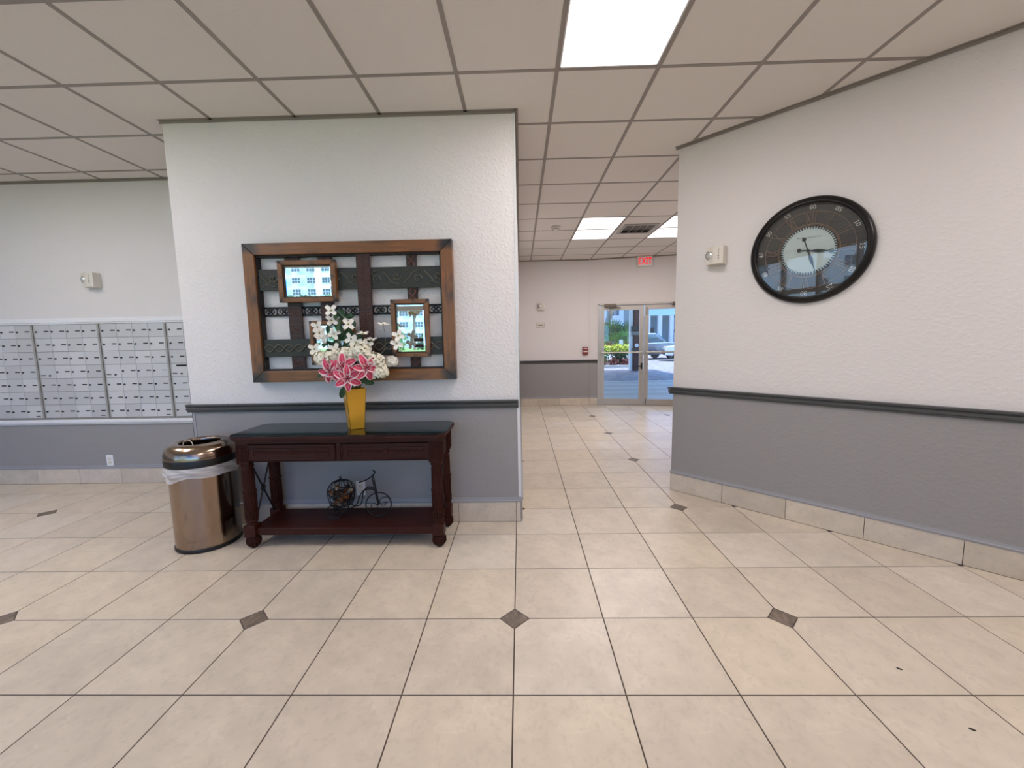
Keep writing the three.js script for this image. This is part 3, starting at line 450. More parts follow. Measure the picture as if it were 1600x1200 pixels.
// ---------------------------------------------------------------- console table
{
  const T = thing('console_table', 'dark carved wooden console table with two drawers and a glass covered top', 'table', [-1.19, 0, -1.335]);
  const clip = (hx, hz, c, i = 0) => [[-hx + c, -hz], [-hx, -hz + c], [-hx, hz - c], [-hx + c, hz], [hx - c, hz], [hx, hz - c], [hx, -hz + c], [hx - c, -hz]];
  const slab = (hx, hz, c, y0, y1) => { const s = new THREE.Shape(clip(hx, hz, c).map(p => new THREE.Vector2(p[0], -p[1]))); const b = 0.004, g = new THREE.ExtrudeGeometry(s, { depth: y1 - y0 - 2 * b, bevelEnabled: true, bevelSize: b, bevelThickness: b, bevelOffset: -b, bevelSegments: 3 }); g.rotateX(-Math.PI / 2); g.translate(0, y0 + b, 0); return g; };
  part('table_top', merge([slab(0.735, 0.216, 0.045, 0.786, 0.806), slab(0.722, 0.205, 0.04, 0.772, 0.787), slab(0.708, 0.194, 0.03, 0.756, 0.773)]), M.wood, T);
  part('glass_sheet', slab(0.733, 0.215, 0.045, 0.8065, 0.814), phys(0x9fb0aa, 0.03, 0, { transmission: 1, thickness: 0.008, ior: 1.5, attenuationColor: new THREE.Color(0x7fa598), attenuationDistance: 0.05 }), T).userData.label = 'clear glass sheet';
  // apron
  part('apron', merge([box(-0.61, 0.61, 0.62, 0.757, 0.135, 0.158), box(-0.61, 0.61, 0.62, 0.757, -0.175, -0.155), box(-0.685, -0.665, 0.62, 0.757, -0.13, 0.13), box(0.665, 0.685, 0.62, 0.757, -0.13, 0.13), rbox(1.22, 0.008, 0.008, 0.003, 0, 0.626, 0.16)]), M.wood, T);
  part('drawer_divider', rbox(0.03, 0.125, 0.02, 0.004, 0.0, 0.688, 0.158), M.wood, T);
  for (const s of [-1, 1]) {
    const xc = s * 0.3215, d = part('drawer', rbox(0.605, 0.112, 0.018, 0.003, xc, 0.69, 0.162), M.wood, T), fr = (hx, hy, w, z) => merge([rbox(2 * hx, w, 0.008, 0.0025, xc, 0.69 + hy, z), rbox(2 * hx, w, 0.008, 0.0025, xc, 0.69 - hy, z), rbox(w, 2 * hy, 0.008, 0.0025, xc - hx, 0.69, z), rbox(w, 2 * hy, 0.008, 0.0025, xc + hx, 0.69, z)]);
    part('moulding', merge([fr(0.294, 0.049, 0.009, 0.173), fr(0.258, 0.027, 0.006, 0.172)]), M.wood, d);
    const c = []; for (let k = 0; k < 27; k++) { const x = xc - 0.245 + k * 0.0188; c.push(new THREE.SphereGeometry(0.008, 8, 6).scale(1, 1.6, 0.35).rotateZ(k % 2 ? 0.7 : -0.7).translate(x, 0.69, 0.171)); } c.push(new THREE.SphereGeometry(0.02, 12, 8).scale(1.2, 0.9, 0.35).translate(xc, 0.69, 0.171)); part('carving', merge(c), M.woodCarved, d);
  }
  // legs: carved block, fluted shaft, ring, block, melon foot
  function legParts(x, z) {
    const g = new THREE.Group(); g.name = 'leg'; g.position.set(x, 0, z); T.add(g);
    const blk = [rbox(0.086, 0.15, 0.086, 0.004, 0, 0.682, 0)]; for (const [ry] of [[0], [Math.PI / 2], [Math.PI], [-Math.PI / 2]]) { const f = [rbox(0.006, 0.125, 0.008, 0.002, -0.032, 0.682, 0.044), rbox(0.006, 0.125, 0.008, 0.002, 0.032, 0.682, 0.044), rbox(0.012, 0.12, 0.012, 0.005, 0, 0.682, 0.042)]; for (let k = 0; k < 4; k++) for (const s of [-1, 1]) f.push(new THREE.SphereGeometry(0.011, 8, 6).scale(0.6, 1.5, 0.5).rotateZ(s * -0.5).translate(s * 0.016, 0.635 + k * 0.03, 0.043)); blk.push(merge(f).rotateY(ry)); }
    part('carved_block', merge(blk), M.woodCarved, g);
    const sh = [lathe([[0, 0.608], [0.036, 0.608], [0.04, 0.602], [0.036, 0.596], [0.042, 0.588], [0.036, 0.58], [0.033, 0.578], [0.034, 0.5], [0.038, 0.44], [0.036, 0.3], [0.033, 0.21], [0.036, 0.205], [0.039, 0.195], [0.034, 0.186], [0.03, 0.18], [0.034, 0.172], [0.036, 0.166], [0, 0.166]].reverse(), 28)];
    for (let k = 0; k < 14; k++) { const a = k * Math.PI / 7, c = Math.cos(a), s = Math.sin(a); sh.push(rod([0.0345 * c, 0.425, 0.0345 * s], [0.0335 * c, 0.565, 0.0335 * s], 0.0045, 6), rod([0.0365 * c, 0.27, 0.0365 * s], [0.0375 * c, 0.385, 0.0375 * s], 0.0045, 6)); for (let q = 0; q < 3; q++) sh.push(new THREE.SphereGeometry(0.0085, 6, 5).scale(1, 1.5, 1).translate(0.035 * c, 0.218 + q * 0.018, 0.035 * s)); sh.push(new THREE.SphereGeometry(0.009, 6, 5).scale(1, 1.5, 1).translate(0.036 * c, 0.405, 0.036 * s)); }
    part('fluted_shaft', merge(sh), M.woodCarved, g);
    part('plinth', rbox(0.08, 0.082, 0.08, 0.005, 0, 0.127, 0), M.wood, g);
    const ft = [lathe([[0, 0.0], [0.018, 0.0], [0.022, 0.008], [0.034, 0.022], [0.044, 0.048], [0.04, 0.072], [0.032, 0.088], [0, 0.088]], 28)]; for (let k = 0; k < 14; k++) { const a = k * Math.PI / 7, c = Math.cos(a), s = Math.sin(a); ft.push(tube([[0.02 * c, 0.01, 0.02 * s], [0.037 * c, 0.026, 0.037 * s], [0.045 * c, 0.05, 0.045 * s], [0.039 * c, 0.076, 0.039 * s]], 0.0055, 8, 5)); } part('foot', merge(ft), M.woodCarved, g);
  }
  for (const sx of [-1, 1]) for (const z of [0.133, -0.165]) legParts(sx * 0.656, z);
  part('shelf', merge([rbox(1.3, 0.052, 0.33, 0.006, 0, 0.118, -0.014), rbox(1.3, 0.01, 0.335, 0.004, 0, 0.14, -0.014)]), M.wood, T);
  for (const s of [-1, 1]) { const x = s * 0.656; part('side_brace', merge([rod([x, 0.6, 0.1], [x, 0.155, -0.13], 0.006, 8), rod([x, 0.6, -0.13], [x, 0.155, 0.1], 0.006, 8), new THREE.TorusGeometry(0.022, 0.004, 8, 24).rotateY(Math.PI / 2).translate(x, 0.378, -0.015)]), M.iron, T); }
}

// ---------------------------------------------------------------- trash can and its liner
{
  const P = [-2.238, 0, -1.3], T = thing('trash_can', 'round brushed bronze metal trash can with open domed lid beside the console table', 'trash can', P);
  const body = lathe([[0, 0.022], [0.196, 0.022], [0.198, 0.03], [0.198, 0.6], [0.19, 0.6], [0.19, 0.05], [0, 0.05]], 72); part('body', body, M.steel, T);
  part('base_ring', lathe([[0, 0], [0.197, 0], [0.203, 0.006], [0.203, 0.024], [0.198, 0.03], [0, 0.03]], 72), M.black, T);
  part('lid_band', lathe([[0.195, 0.6], [0.212, 0.6], [0.215, 0.608], [0.215, 0.648], [0.205, 0.655]], 72), M.black, T);
  const pr = []; for (let k = 0; k <= 16; k++) { const a = k / 16 * Math.PI * 0.62; pr.push([0.145 + 0.07 * Math.cos(a) * (k < 1 ? 1 : 1), 0.65 + 0.098 * Math.sin(a)]); } pr.push([0.122, 0.72], [0.12, 0.66]); const lid = part('lid', lathe(pr, 72), M.steel, T); lid.material = M.steel.clone(); lid.material.side = THREE.DoubleSide;
  const L = thing('trash_bag', 'thin clear plastic bag folded over the rim of the bronze trash can', 'trash bag', P);
  const n = 96, m = 14, pos = [], uv = [], idx = [], r = rng(44), ph = Array.from({ length: 6 }, () => r() * 6.28), N = fbm(303, 8, 3);
  for (let j = 0; j <= m; j++) for (let i = 0; i <= n; i++) { const a = i / n * 2 * Math.PI, v = j / m, low = 0.498 + 0.012 * Math.sin(2 * a + ph[0]) + 0.008 * Math.sin(5 * a + ph[1]) + 0.03 * Math.max(0, Math.cos(a - 0.3)), y = 0.604 * (1 - v) + low * v, fold = 0.008 * Math.sin(9 * a + 7 * v + ph[2]) + 0.03 * (N(i / n, v * 0.35) - 0.5) + 0.004 * Math.sin(26 * v + 3 * a + ph[3]), q = 0.2065 + (0.010 + fold) * Math.sin(Math.PI * Math.min(1, v * 1.15)) * 0.9 + 0.002 * v; pos.push(q * Math.cos(a), y, q * Math.sin(a)); uv.push(i / n, v); }
  for (let j = 0; j < m; j++) for (let i = 0; i < n; i++) { const a = j * (n + 1) + i, b = a + n + 1; idx.push(a, a + 1, b, b, a + 1, b + 1); }
  const g = new THREE.BufferGeometry(); g.setAttribute('position', new THREE.Float32BufferAttribute(pos, 3)); g.setAttribute('uv', new THREE.Float32BufferAttribute(uv, 2)); g.setIndex(idx); g.computeVertexNormals();
  part('folded_skirt', g, phys(0xf4f2f2, 0.3, 0, { transparent: true, opacity: 0.5, side: THREE.DoubleSide }), L);
  part('drawstring', tube([[-0.02, 0.725, 0.118], [-0.018, 0.76, 0.124], [0.01, 0.782, 0.128], [0.045, 0.772, 0.132], [0.062, 0.745, 0.14], [0.068, 0.715, 0.158]], 0.0025, 30, 6), std(0xcdbfae, 0.5), L);
  part('bag_lining', lathe([[0.0, 0.07], [0.18, 0.08], [0.186, 0.3], [0.186, 0.595], [0.2, 0.603]], 48), phys(0xe9e7e7, 0.4, 0, { transparent: true, opacity: 0.4, side: THREE.DoubleSide }), L);
}

// ---------------------------------------------------------------- black tricycle planter on the shelf
{
  const B = thing('tricycle_planter', 'black wrought iron tricycle with a birdcage basket on the table shelf', 'ornament', [-1.155, 0.148, -1.35]);
  const wheel = (x, y, z, r, ry, name) => { const g = [new THREE.TorusGeometry(r, 0.0045, 8, 40)]; for (const s of [0, Math.PI]) { const c = []; for (let k = 0; k < 14; k++) { const a = 0.4 + k * 0.52, q = r * (0.52 - k * 0.034); c.push([Math.cos(s) * r * 0.45 + q * Math.cos(a + s), Math.sin(a + s) * q + 0.012 * Math.cos(s), 0]); } g.push(tube(c, 0.003, 40, 6)); g.push(rod([0, 0, 0], [Math.cos(s) * r, 0.2 * r, 0], 0.002, 6)); } g.push(at(cyl(0.006, 0.006, 0.02, 0, 0, 0, 12), 0, 0, 0, Math.PI / 2)); const w = part(name, merge(g), M.iron, B, [x, y, z]); w.rotation.y = ry; };
  wheel(0.152, 0.093, 0, 0.089, 0.2, 'front_wheel'); wheel(-0.158, 0.056, 0.05, 0.052, 0.2, 'rear_wheel'); wheel(-0.15, 0.056, -0.055, 0.052, 0.2, 'rear_wheel');
  part('frame', merge([rod([0.152, 0.093, 0.009], [0.115, 0.31, 0.006], 0.0046), rod([0.152, 0.093, -0.009], [0.122, 0.31, -0.006], 0.0046), tube([[0.13, 0.215, 0.003], [0.09, 0.226, 0.003], [0.05, 0.2, 0.004], [0.02, 0.16, 0.004], [-0.005, 0.1, 0.003], [-0.05, 0.065, 0]], 0.0046, 40, 6), tube([[0.13, 0.2, -0.003], [0.09, 0.21, -0.003], [0.045, 0.19, -0.004], [0.035, 0.14, -0.004], [0.015, 0.09, -0.003], [-0.03, 0.085, -0.002], [-0.07, 0.12, 0]], 0.0046, 40, 6), rod([-0.16, 0.056, 0.06], [-0.15, 0.056, -0.065], 0.0046), rod([-0.155, 0.056, 0], [-0.05, 0.065, 0], 0.004)]), M.iron, B);
  part('handlebar', tube([[0.035, 0.278, 0.055], [0.08, 0.288, 0.035], [0.118, 0.31, 0.0], [0.128, 0.326, -0.03], [0.105, 0.33, -0.055]], 0.0045, 30, 8), M.iron, B);
  const K = [-0.118, 0, -0.002], cage = [], N = 18, prof = [[0.03, 0.08], [0.072, 0.1], [0.088, 0.14], [0.095, 0.19]], dome = [[0.095, 0.19], [0.09, 0.225], [0.066, 0.258], [0.03, 0.276], [0.004, 0.281]];
  for (let k = 0; k < N; k++) { const a = k * 2 * Math.PI / N, f = p => [K[0] + p[0] * Math.cos(a), p[1], K[2] + p[0] * Math.sin(a)]; cage.push(tube(prof.map(f), 0.0022, 12, 5)); if (k % 1 === 0) cage.push(tube(dome.map(f), 0.0022, 12, 5)); }
  for (const [r, y, q] of [[0.095, 0.19, 0.0045], [0.088, 0.14, 0.003], [0.072, 0.1, 0.003], [0.078, 0.245, 0.002]]) cage.push(new THREE.TorusGeometry(r, q, 6, 36).rotateX(Math.PI / 2).translate(K[0], y, K[2]));
  part('birdcage_basket', merge(cage), M.iron, B); part('finial', merge([new THREE.SphereGeometry(0.008, 10, 8).translate(K[0], 0.288, K[2]), new THREE.TorusGeometry(0.008, 0.0025, 6, 16).translate(K[0], 0.3, K[2])]), M.iron, B);
  const cones = thing('potpourri_bundle', 'brown dried pods and leaves filling the black birdcage basket', 'dried pods', [-1.273, 0.148, -1.352]), r = rng(91), cg = [], dk = [], pale = [];
  for (let k = 0; k < 70; k++) { const a = r() * 6.28, y = 0.1 + r() * 0.11, q = Math.sqrt(r()) * 0.072 * (y < 0.12 ? 0.75 : 1); const s = new THREE.SphereGeometry(0.011 + r() * 0.008, 7, 5).scale(1, 0.7 + r() * 0.5, 1).rotateZ(r() * 3).translate(q * Math.cos(a), y, q * Math.sin(a)); (k % 9 === 0 ? pale : k % 2 ? cg : dk).push(s); }
  part('pods', merge(cg), std(0x7a4a22, 0.8), cones).userData.kind = 'stuff'; part('dark_pods', merge(dk), std(0x2c1810, 0.8), cones).userData.kind = 'stuff'; part('pale_pods', merge(pale), std(0xb0a58c, 0.8), cones).userData.kind = 'stuff';
}

// ---------------------------------------------------------------- vase and flowers
const VX = -1.127, VZ = -1.337, VY = 0.8145;
{
  const V = thing('vase', 'tall square tapered gold vase standing on the console table', 'vase', [VX, VY, VZ], 34 * rad);
  const q = (h, y) => [[-h, y, h], [h, y, h], [h, y, -h], [-h, y, -h]]; const P = [], quad = (a, b, c, d) => { for (const v of [a, b, c, a, c, d]) P.push(...v); };
  const levels = [[0.044, 0.0], [0.047, 0.003], [0.0665, 0.283], [0.065, 0.286], [0.0615, 0.286], [0.043, 0.02]].map(([h, y]) => q(h, y));
  for (let l = 0; l + 1 < levels.length; l++) for (let k = 0; k < 4; k++) quad(levels[l][k], levels[l][(k + 1) % 4], levels[l + 1][(k + 1) % 4], levels[l + 1][k]); quad(levels[0][3], levels[0][2], levels[0][1], levels[0][0]); quad(...levels[5]);
  const g = new THREE.BufferGeometry(); g.setAttribute('position', new THREE.Float32BufferAttribute(P, 3)); g.computeVertexNormals(); part('body', g, M.gold, V);
  const e = []; for (const [sx, sz] of [[1, 1], [1, -1], [-1, 1], [-1, -1]]) e.push(rod([sx * 0.0468, 0.003, sz * 0.0468], [sx * 0.0663, 0.283, sz * 0.0663], 0.0016, 6)); part('edge_line', merge(e), std(0x5a3c10, 0.4, 0.5), V);
  part('foot_pad', box(-0.043, 0.043, -0.0004, 0.004, -0.043, 0.043), M.black, V).position.y = 0.0004;
  part('floral_foam', box(-0.056, 0.056, 0.22, 0.25, -0.056, 0.056), std(0x1d2a1a, 0.9), V);
}
const faceCam = new THREE.Vector3(0.36, 0.08, 0.93).normalize();
function orient(dir, roll = 0) { const q = new THREE.Quaternion().setFromUnitVectors(new THREE.Vector3(0, 0, 1), dir.clone().normalize()); return q.multiply(new THREE.Quaternion().setFromAxisAngle(new THREE.Vector3(0, 0, 1), roll)); }
function petal(L, W, bend, cup, colorFn, nu = 8, nv = 4, tip = 1) {   // along +y, opens toward +z
  const P = [], C = [], I = []; for (let i = 0; i <= nu; i++) for (let j = -nv; j <= nv; j++) { const t = i / nu, s = j / nv, w = tip > 1 ? W * Math.pow(Math.sin(Math.PI * Math.min(0.98, 0.06 + t * 0.79)), 0.6) : W * 1.75 * Math.pow(t + 0.03, 0.55) * Math.pow(1.005 - t, 0.7); const x = s * w, y = L * (t - 0.12 * bend * t * t), z = L * (0.35 * t - bend * t * t) + cup * s * s * w; P.push(x, y, z); C.push(...(colorFn ? colorFn(t, Math.abs(s)) : [1, 1, 1])); }
  const m = 2 * nv + 1; for (let i = 0; i < nu; i++) for (let j = 0; j < m - 1; j++) { const a = i * m + j; I.push(a, a + 1, a + m, a + 1, a + m + 1, a + m); }
  const g = new THREE.BufferGeometry(); g.setAttribute('position', new THREE.Float32BufferAttribute(P, 3)); if (colorFn) g.setAttribute('color', new THREE.Float32BufferAttribute(C, 3)); g.setIndex(I); g.computeVertexNormals(); return g;
}
const stemFrom = (x, y, z) => [[VX + (x - VX) * 0.02, VY + 0.21, VZ + (z - VZ) * 0.02], [VX + (x - VX) * 0.25, VY + 0.27 + (y - VY - 0.27) * 0.35, VZ + (z - VZ) * 0.25], [VX + (x - VX) * 0.7, VY + 0.27 + (y - VY - 0.27) * 0.75, VZ + (z - VZ) * 0.7], [x, y, z]];
const rel = (pts, o) => pts.map(p => [p[0] - o[0], p[1] - o[1], p[2] - o[2]]);
{
  const lin = c => new THREE.Color(c), deep = lin(0xa81438), pink = lin(0xd83a62), wh = lin(0xf5e3e4);
  const col = (t, s) => { const c = deep.clone().lerp(pink, Math.min(1, t * 1.2 + s * 0.3)); const edge = s > 0.7 || t > 0.93 ? 1 : 0; if (edge) c.lerp(wh, 0.85); if (s < 0.15 && t > 0.2 && t < 0.8) c.lerp(wh, 0.25); return [c.r, c.g, c.b]; };
  const pg = [petal(0.1, 0.03, 0.42, 0.5, col, 12, 5), petal(0.105, 0.037, 0.58, 0.4, col, 12, 5), petal(0.096, 0.033, 0.3, 0.6, col, 12, 5)], pm = std(0xffffff, 0.55, 0, { vertexColors: true, side: THREE.DoubleSide });
  const list = [[-1.262, 1.236, -1.235, [-0.75, 0.0, 0.6], 0.2, 'pink lily at the edge of the bouquet turned toward the trash can'], [-1.212, 1.232, -1.2, [-0.05, -0.35, 0.95], 0.5, 'pink lily drooping beside the central lily of the bouquet'], [-1.137, 1.262, -1.205, [0.2, 0.3, 0.9], 0.1, 'upper pink lily in the middle of the bouquet'], [-1.105, 1.185, -1.19, [0.35, -0.1, 0.93], 0.0, 'lowest pink lily with pointed petals hanging over the vase rim'], [-0.985, 1.25, -1.215, [0.6, -0.1, 0.8], 0.35, 'pink lily under the white hydrangeas toward the corridor']];
  list.forEach(([x, y, z, d, roll, label], n) => {
    const F = thing('lily', label, 'flower', [x, y, z], 0, 'pink lilies in the gold vase'), q = orient(new THREE.Vector3(...d), roll);
    for (let k = 0; k < 6; k++) { const m = part('petal', pg[(k + n) % 3], pm, F); m.quaternion.copy(q).multiply(new THREE.Quaternion().setFromAxisAngle(new THREE.Vector3(0, 0, 1), k * Math.PI / 3)); if (k % 2) m.position.copy(new THREE.Vector3(0, 0, -0.003).applyQuaternion(q)); }
    const st = []; for (let k = 0; k < 6; k++) { const a = k * 1.05; st.push(tube([[0, 0, 0], [0.006 * Math.cos(a), 0.006 * Math.sin(a), 0.02], [0.016 * Math.cos(a), 0.016 * Math.sin(a), 0.04]], 0.001, 6, 5)); st.push(new THREE.SphereGeometry(0.003, 6, 5).scale(1, 1, 1.8).translate(0.016 * Math.cos(a), 0.016 * Math.sin(a), 0.041)); } part('stamens', merge(st), std(0x5b2218, 0.7), F).quaternion.copy(q);
    part('stem', tube(rel(stemFrom(x, y, z - 0.01), [x, y, z]), 0.003, 20, 6), M.stem, F);
  });
}
{ // hydrangea heads
  const heads = [[-1.315, 1.312, -1.305, 0.058, 'cream hydrangea head at the end of the bouquet near the trash can'], [-1.235, 1.32, -1.29, 0.06, 'cream hydrangea head just above the drooping lilies'], [-1.15, 1.325, -1.30, 0.066, 'cream hydrangea head behind the central pink lily'], [-1.05, 1.352, -1.30, 0.072, 'largest and tallest cream hydrangea head in the bouquet'], [-0.955, 1.285, -1.29, 0.066, 'cream hydrangea head above the lily toward the corridor'], [-0.922, 1.215, -1.295, 0.055, 'lowest cream hydrangea head hanging beside the vase'], [-0.865, 1.282, -1.385, 0.04, 'small shaded hydrangea head close to the mirror frame']];
  heads.forEach(([x, y, z, R, label], n) => {
    const F = thing('hydrangea', label, 'flower', [x, y, z], 0, 'cream hydrangeas in the gold vase'), g = [], r = rng(500 + n), base = petal(0.0148, 0.0082, 0.25, 0.3, null, 3, 2, 2);
    const fl = merge([0, 1, 2, 3].map(k => base.clone().rotateZ(k * Math.PI / 2))); const cnt = Math.round(66 * R / 0.06);
    for (let k = 0; k < cnt; k++) { const yy = 1 - 1.75 * (k + 0.5) / cnt, a = k * 2.39996, s = Math.sqrt(Math.max(0, 1 - yy * yy)), d = new THREE.Vector3(s * Math.cos(a), yy * 0.85, s * Math.sin(a)); const m = new THREE.Matrix4().compose(d.clone().multiplyScalar(R * (0.82 + r() * 0.3)), orient(d.clone().add(new THREE.Vector3(r() - 0.5, r() - 0.5, r() - 0.5).multiplyScalar(0.7)), r() * 3), new THREE.Vector3(1, 1, 1).multiplyScalar(0.9 + r() * 0.4)); g.push(fl.clone().applyMatrix4(m)); }
    part('florets', merge(g), n === 6 ? M.petalWhite : M.petalCream, F).userData.kind = 'stuff';
    part('core', new THREE.SphereGeometry(R * 0.66, 14, 10).scale(1, 0.85, 1), std(0xb9b98c, 0.9), F);
    part('stem', tube(rel(stemFrom(x, y - 0.02, z), [x, y, z]), 0.003, 20, 6), M.stem, F);
  });
}
{ // dogwood branches
  const bp = petal(0.045, 0.0145, 0.12, 0.3, (t, s) => (t > 0.9 && s < 0.35 ? [0.75, 0.68, 0.55] : [0.93, 0.9, 0.82]), 6, 3, 2), wp = std(0xffffff, 0.7, 0, { vertexColors: true, side: THREE.DoubleSide }), lf = petal(0.065, 0.02, 0.25, 0.4, null, 6, 3), center = new THREE.SphereGeometry(0.006, 8, 6);
  const branches = [
    ['tall dogwood branch with white flowers rising toward the large mirror', [[-1.243, 1.641], [-1.252, 1.575], [-1.133, 1.546]], [[-1.2, 1.55, -1.33], [-1.215, 1.62, -1.335], [-1.16, 1.6, -1.34]]],
    ['dogwood branch with white flowers before the lower square mirror', [[-1.24, 1.481], [-1.121, 1.446], [-1.087, 1.421], [-1.238, 1.377]], [[-1.19, 1.44, -1.35], [-1.17, 1.49, -1.36], [-1.13, 1.51, -1.36], [-1.21, 1.5, -1.37], [-1.15, 1.43, -1.37], [-1.19, 1.4, -1.37], [-1.25, 1.43, -1.37]]],
    ['dogwood branch of white flowers leaning toward the trash can', [[-1.349, 1.532], [-1.338, 1.492], [-1.321, 1.462], [-1.382, 1.379]], [[-1.29, 1.43, -1.36], [-1.3, 1.49, -1.36], [-1.25, 1.46, -1.37], [-1.27, 1.38, -1.37]]],
    ['short dogwood branch with flat open flowers above the tallest hydrangea', [[-1.034, 1.475, 1], [-0.983, 1.432, 1], [-1.01, 1.4]], [[-1.06, 1.43, -1.36], [-1.1, 1.4, -1.37]]],
    ['bare twig dogwood branch reaching the narrow mirror', [[-0.892, 1.535, 1], [-0.791, 1.462], [-0.805, 1.407]], []],
  ];
  branches.forEach(([label, fl, lv], n) => {
    const F = thing('dogwood_branch', label, 'flower', [VX, VY + 0.25, VZ], 0, 'dogwood branches in the gold vase'), o = [VX, VY + 0.25, VZ], tw = [], r = rng(800 + n), z = -1.345;
    const hub = [fl.reduce((s, p) => s + p[0], 0) / fl.length * 0.75 + VX * 0.25, fl.reduce((s, p) => Math.min(s, p[1]), 9) * 0.95 + 0.03, z - 0.01]; tw.push(tube(rel([[VX, VY + 0.21, VZ], [VX + (hub[0] - VX) * 0.4, (VY + 0.21 + hub[1]) / 2, VZ], hub], o), 0.0022, 20, 6));
    fl.forEach(([x, y, flat], k) => {
      const d = flat ? new THREE.Vector3(0.1, 1, 0.28) : new THREE.Vector3(0.36 + (r() - 0.5) * 0.7, 0.1 + (r() - 0.5) * 0.5, 0.93); const q = orient(d, r() * 1.5), fz = -1.325 + (r() - 0.5) * 0.02;
      tw.push(tube(rel([hub, [(hub[0] + x) / 2 + 0.01, (hub[1] + y) / 2 - 0.008, z], [x, y, fz - 0.006]], o), 0.0014, 12, 5));
      const f = new THREE.Group(); f.name = 'blossom'; f.position.set(x - o[0], y - o[1], fz - o[2]); f.quaternion.copy(q); F.add(f);
      for (let p = 0; p < 4; p++) part('petal', bp, wp, f).rotation.z = p * Math.PI / 2; part('flower_centre', center, std(0x8c8a44, 0.8), f, [0, 0, 0.006]);
    });
    lv.forEach(([x, y, zz]) => { tw.push(tube(rel([hub, [(hub[0] + x) / 2, (hub[1] + y) / 2, z], [x, y, zz]], o), 0.0012, 10, 5)); for (let k = 0; k < 3; k++) { const m = part('leaf', lf, M.leaf, F, [x - o[0], y - o[1], zz - o[2]]); m.quaternion.copy(orient(new THREE.Vector3(0.3 + r() - 0.5, 0.2 + r() - 0.5, 0.8), r() * 6.28)); } });
    part('twig', merge(tw), n === 4 ? std(0x7f7768, 0.8) : M.twig, F);
  });
  const big = petal(0.1, 0.026, 0.3, 0.4, null, 8, 3);
  [[-1.045, 1.165, -1.27, [0.6, -0.2, 0.75], -2.0, 'dark green leaf drooping over the vase rim toward the corridor'], [-1.02, 1.185, -1.3, [0.4, 0.3, 0.8], -1.7, 'broad green leaf under the lowest hydrangea'], [-1.29, 1.235, -1.32, [-0.2, 0.2, 0.9], 2.2, 'green leaf behind the lilies near the trash can side'], [-1.165, 1.12, -1.28, [0.1, -0.3, 0.9], 2.7, 'small green leaf tucked beside the vase rim']].forEach(([x, y, z, d, roll, label]) => { const F = thing('leaf_spray', label, 'leaf', [x, y, z]); part('leaf_blade', big, M.leaf, F).quaternion.copy(orient(new THREE.Vector3(...d), roll)); part('stalk', tube(rel([[VX, VY + 0.23, VZ], [(VX + x) / 2, (VY + 0.23 + y) / 2 + 0.01, (VZ + z) / 2], [x, y, z]], [x, y, z]), 0.002, 10, 5), M.stem, F); });
}

// ---------------------------------------------------------------- outdoors beyond the glass doors
const O = { paver: [0xa8a49d, 0x9c9891, 0xb0aca5].map(c => std(c, 0.6, 0, { bumpMap: stoneBump, bumpScale: 0.001 })), asphalt: std(0xffffff, 0.9, 0, { map: asphaltTex }), concrete: std(0xbdb8b0, 0.85, 0, { map: stoneTex }), stucco: std(0xe6ecee, 0.8, 0, { bumpMap: peelTex, bumpScale: 0.004 }), aqua: std(0xbfe3ea, 0.8), dark: std(0x1c1f22, 0.3), winGlass: std(0x4d6068, 0.12, 0.1), brown: std(0x4a241d, 0.6), bark: std(0x8b7a68, 0.9), curb: std(0xcfcac2, 0.8), soil: std(0x4b3026, 0.95),
  leafA: std(0x5d8a3a, 0.7, 0, { side: THREE.DoubleSide }), leafB: std(0xb9c43a, 0.7, 0, { side: THREE.DoubleSide }), leafC: std(0x2f5230, 0.7, 0, { side: THREE.DoubleSide }), leafRed: std(0x6b2f2a, 0.7, 0, { side: THREE.DoubleSide }), dry: std(0x9a6f48, 0.9, 0, { side: THREE.DoubleSide }) };
{
  const g = structure('ground'); part('asphalt', box(-90, 90, -0.3, -0.02, -120, -11.6), O.asphalt, g); part('lawn', box(-140, 90, -0.3, -0.03, 7.5, 140), std(0x6f8f4e, 0.95), g); part('sidewalk', box(-90, 60, -0.3, -0.015, 3.4, 7.5), O.concrete, g);
  part('porch_bed', box(-3, 9, -0.3, -0.012, -11.7, -6.3), M.grout, g);
  const pg = rbox(0.596, 0.02, 0.296, 0.003, 0, 0, 0, 1); let k = 0; for (let i = 0; i < 11; i++) for (let j = 0; j < 15; j++) { const x = 0.3 + i * 0.6, z = -7.52 - j * 0.3 + 0.182 * Math.max(0, 2.4 - Math.abs(x - 2.4)) * 0; if (z > -7.32 + Math.max(0, x - 1.52) * 0.182) continue; part('paver', pg, O.paver[(k++ * 7) % 3], g, [x, -0.006, z]); }
}
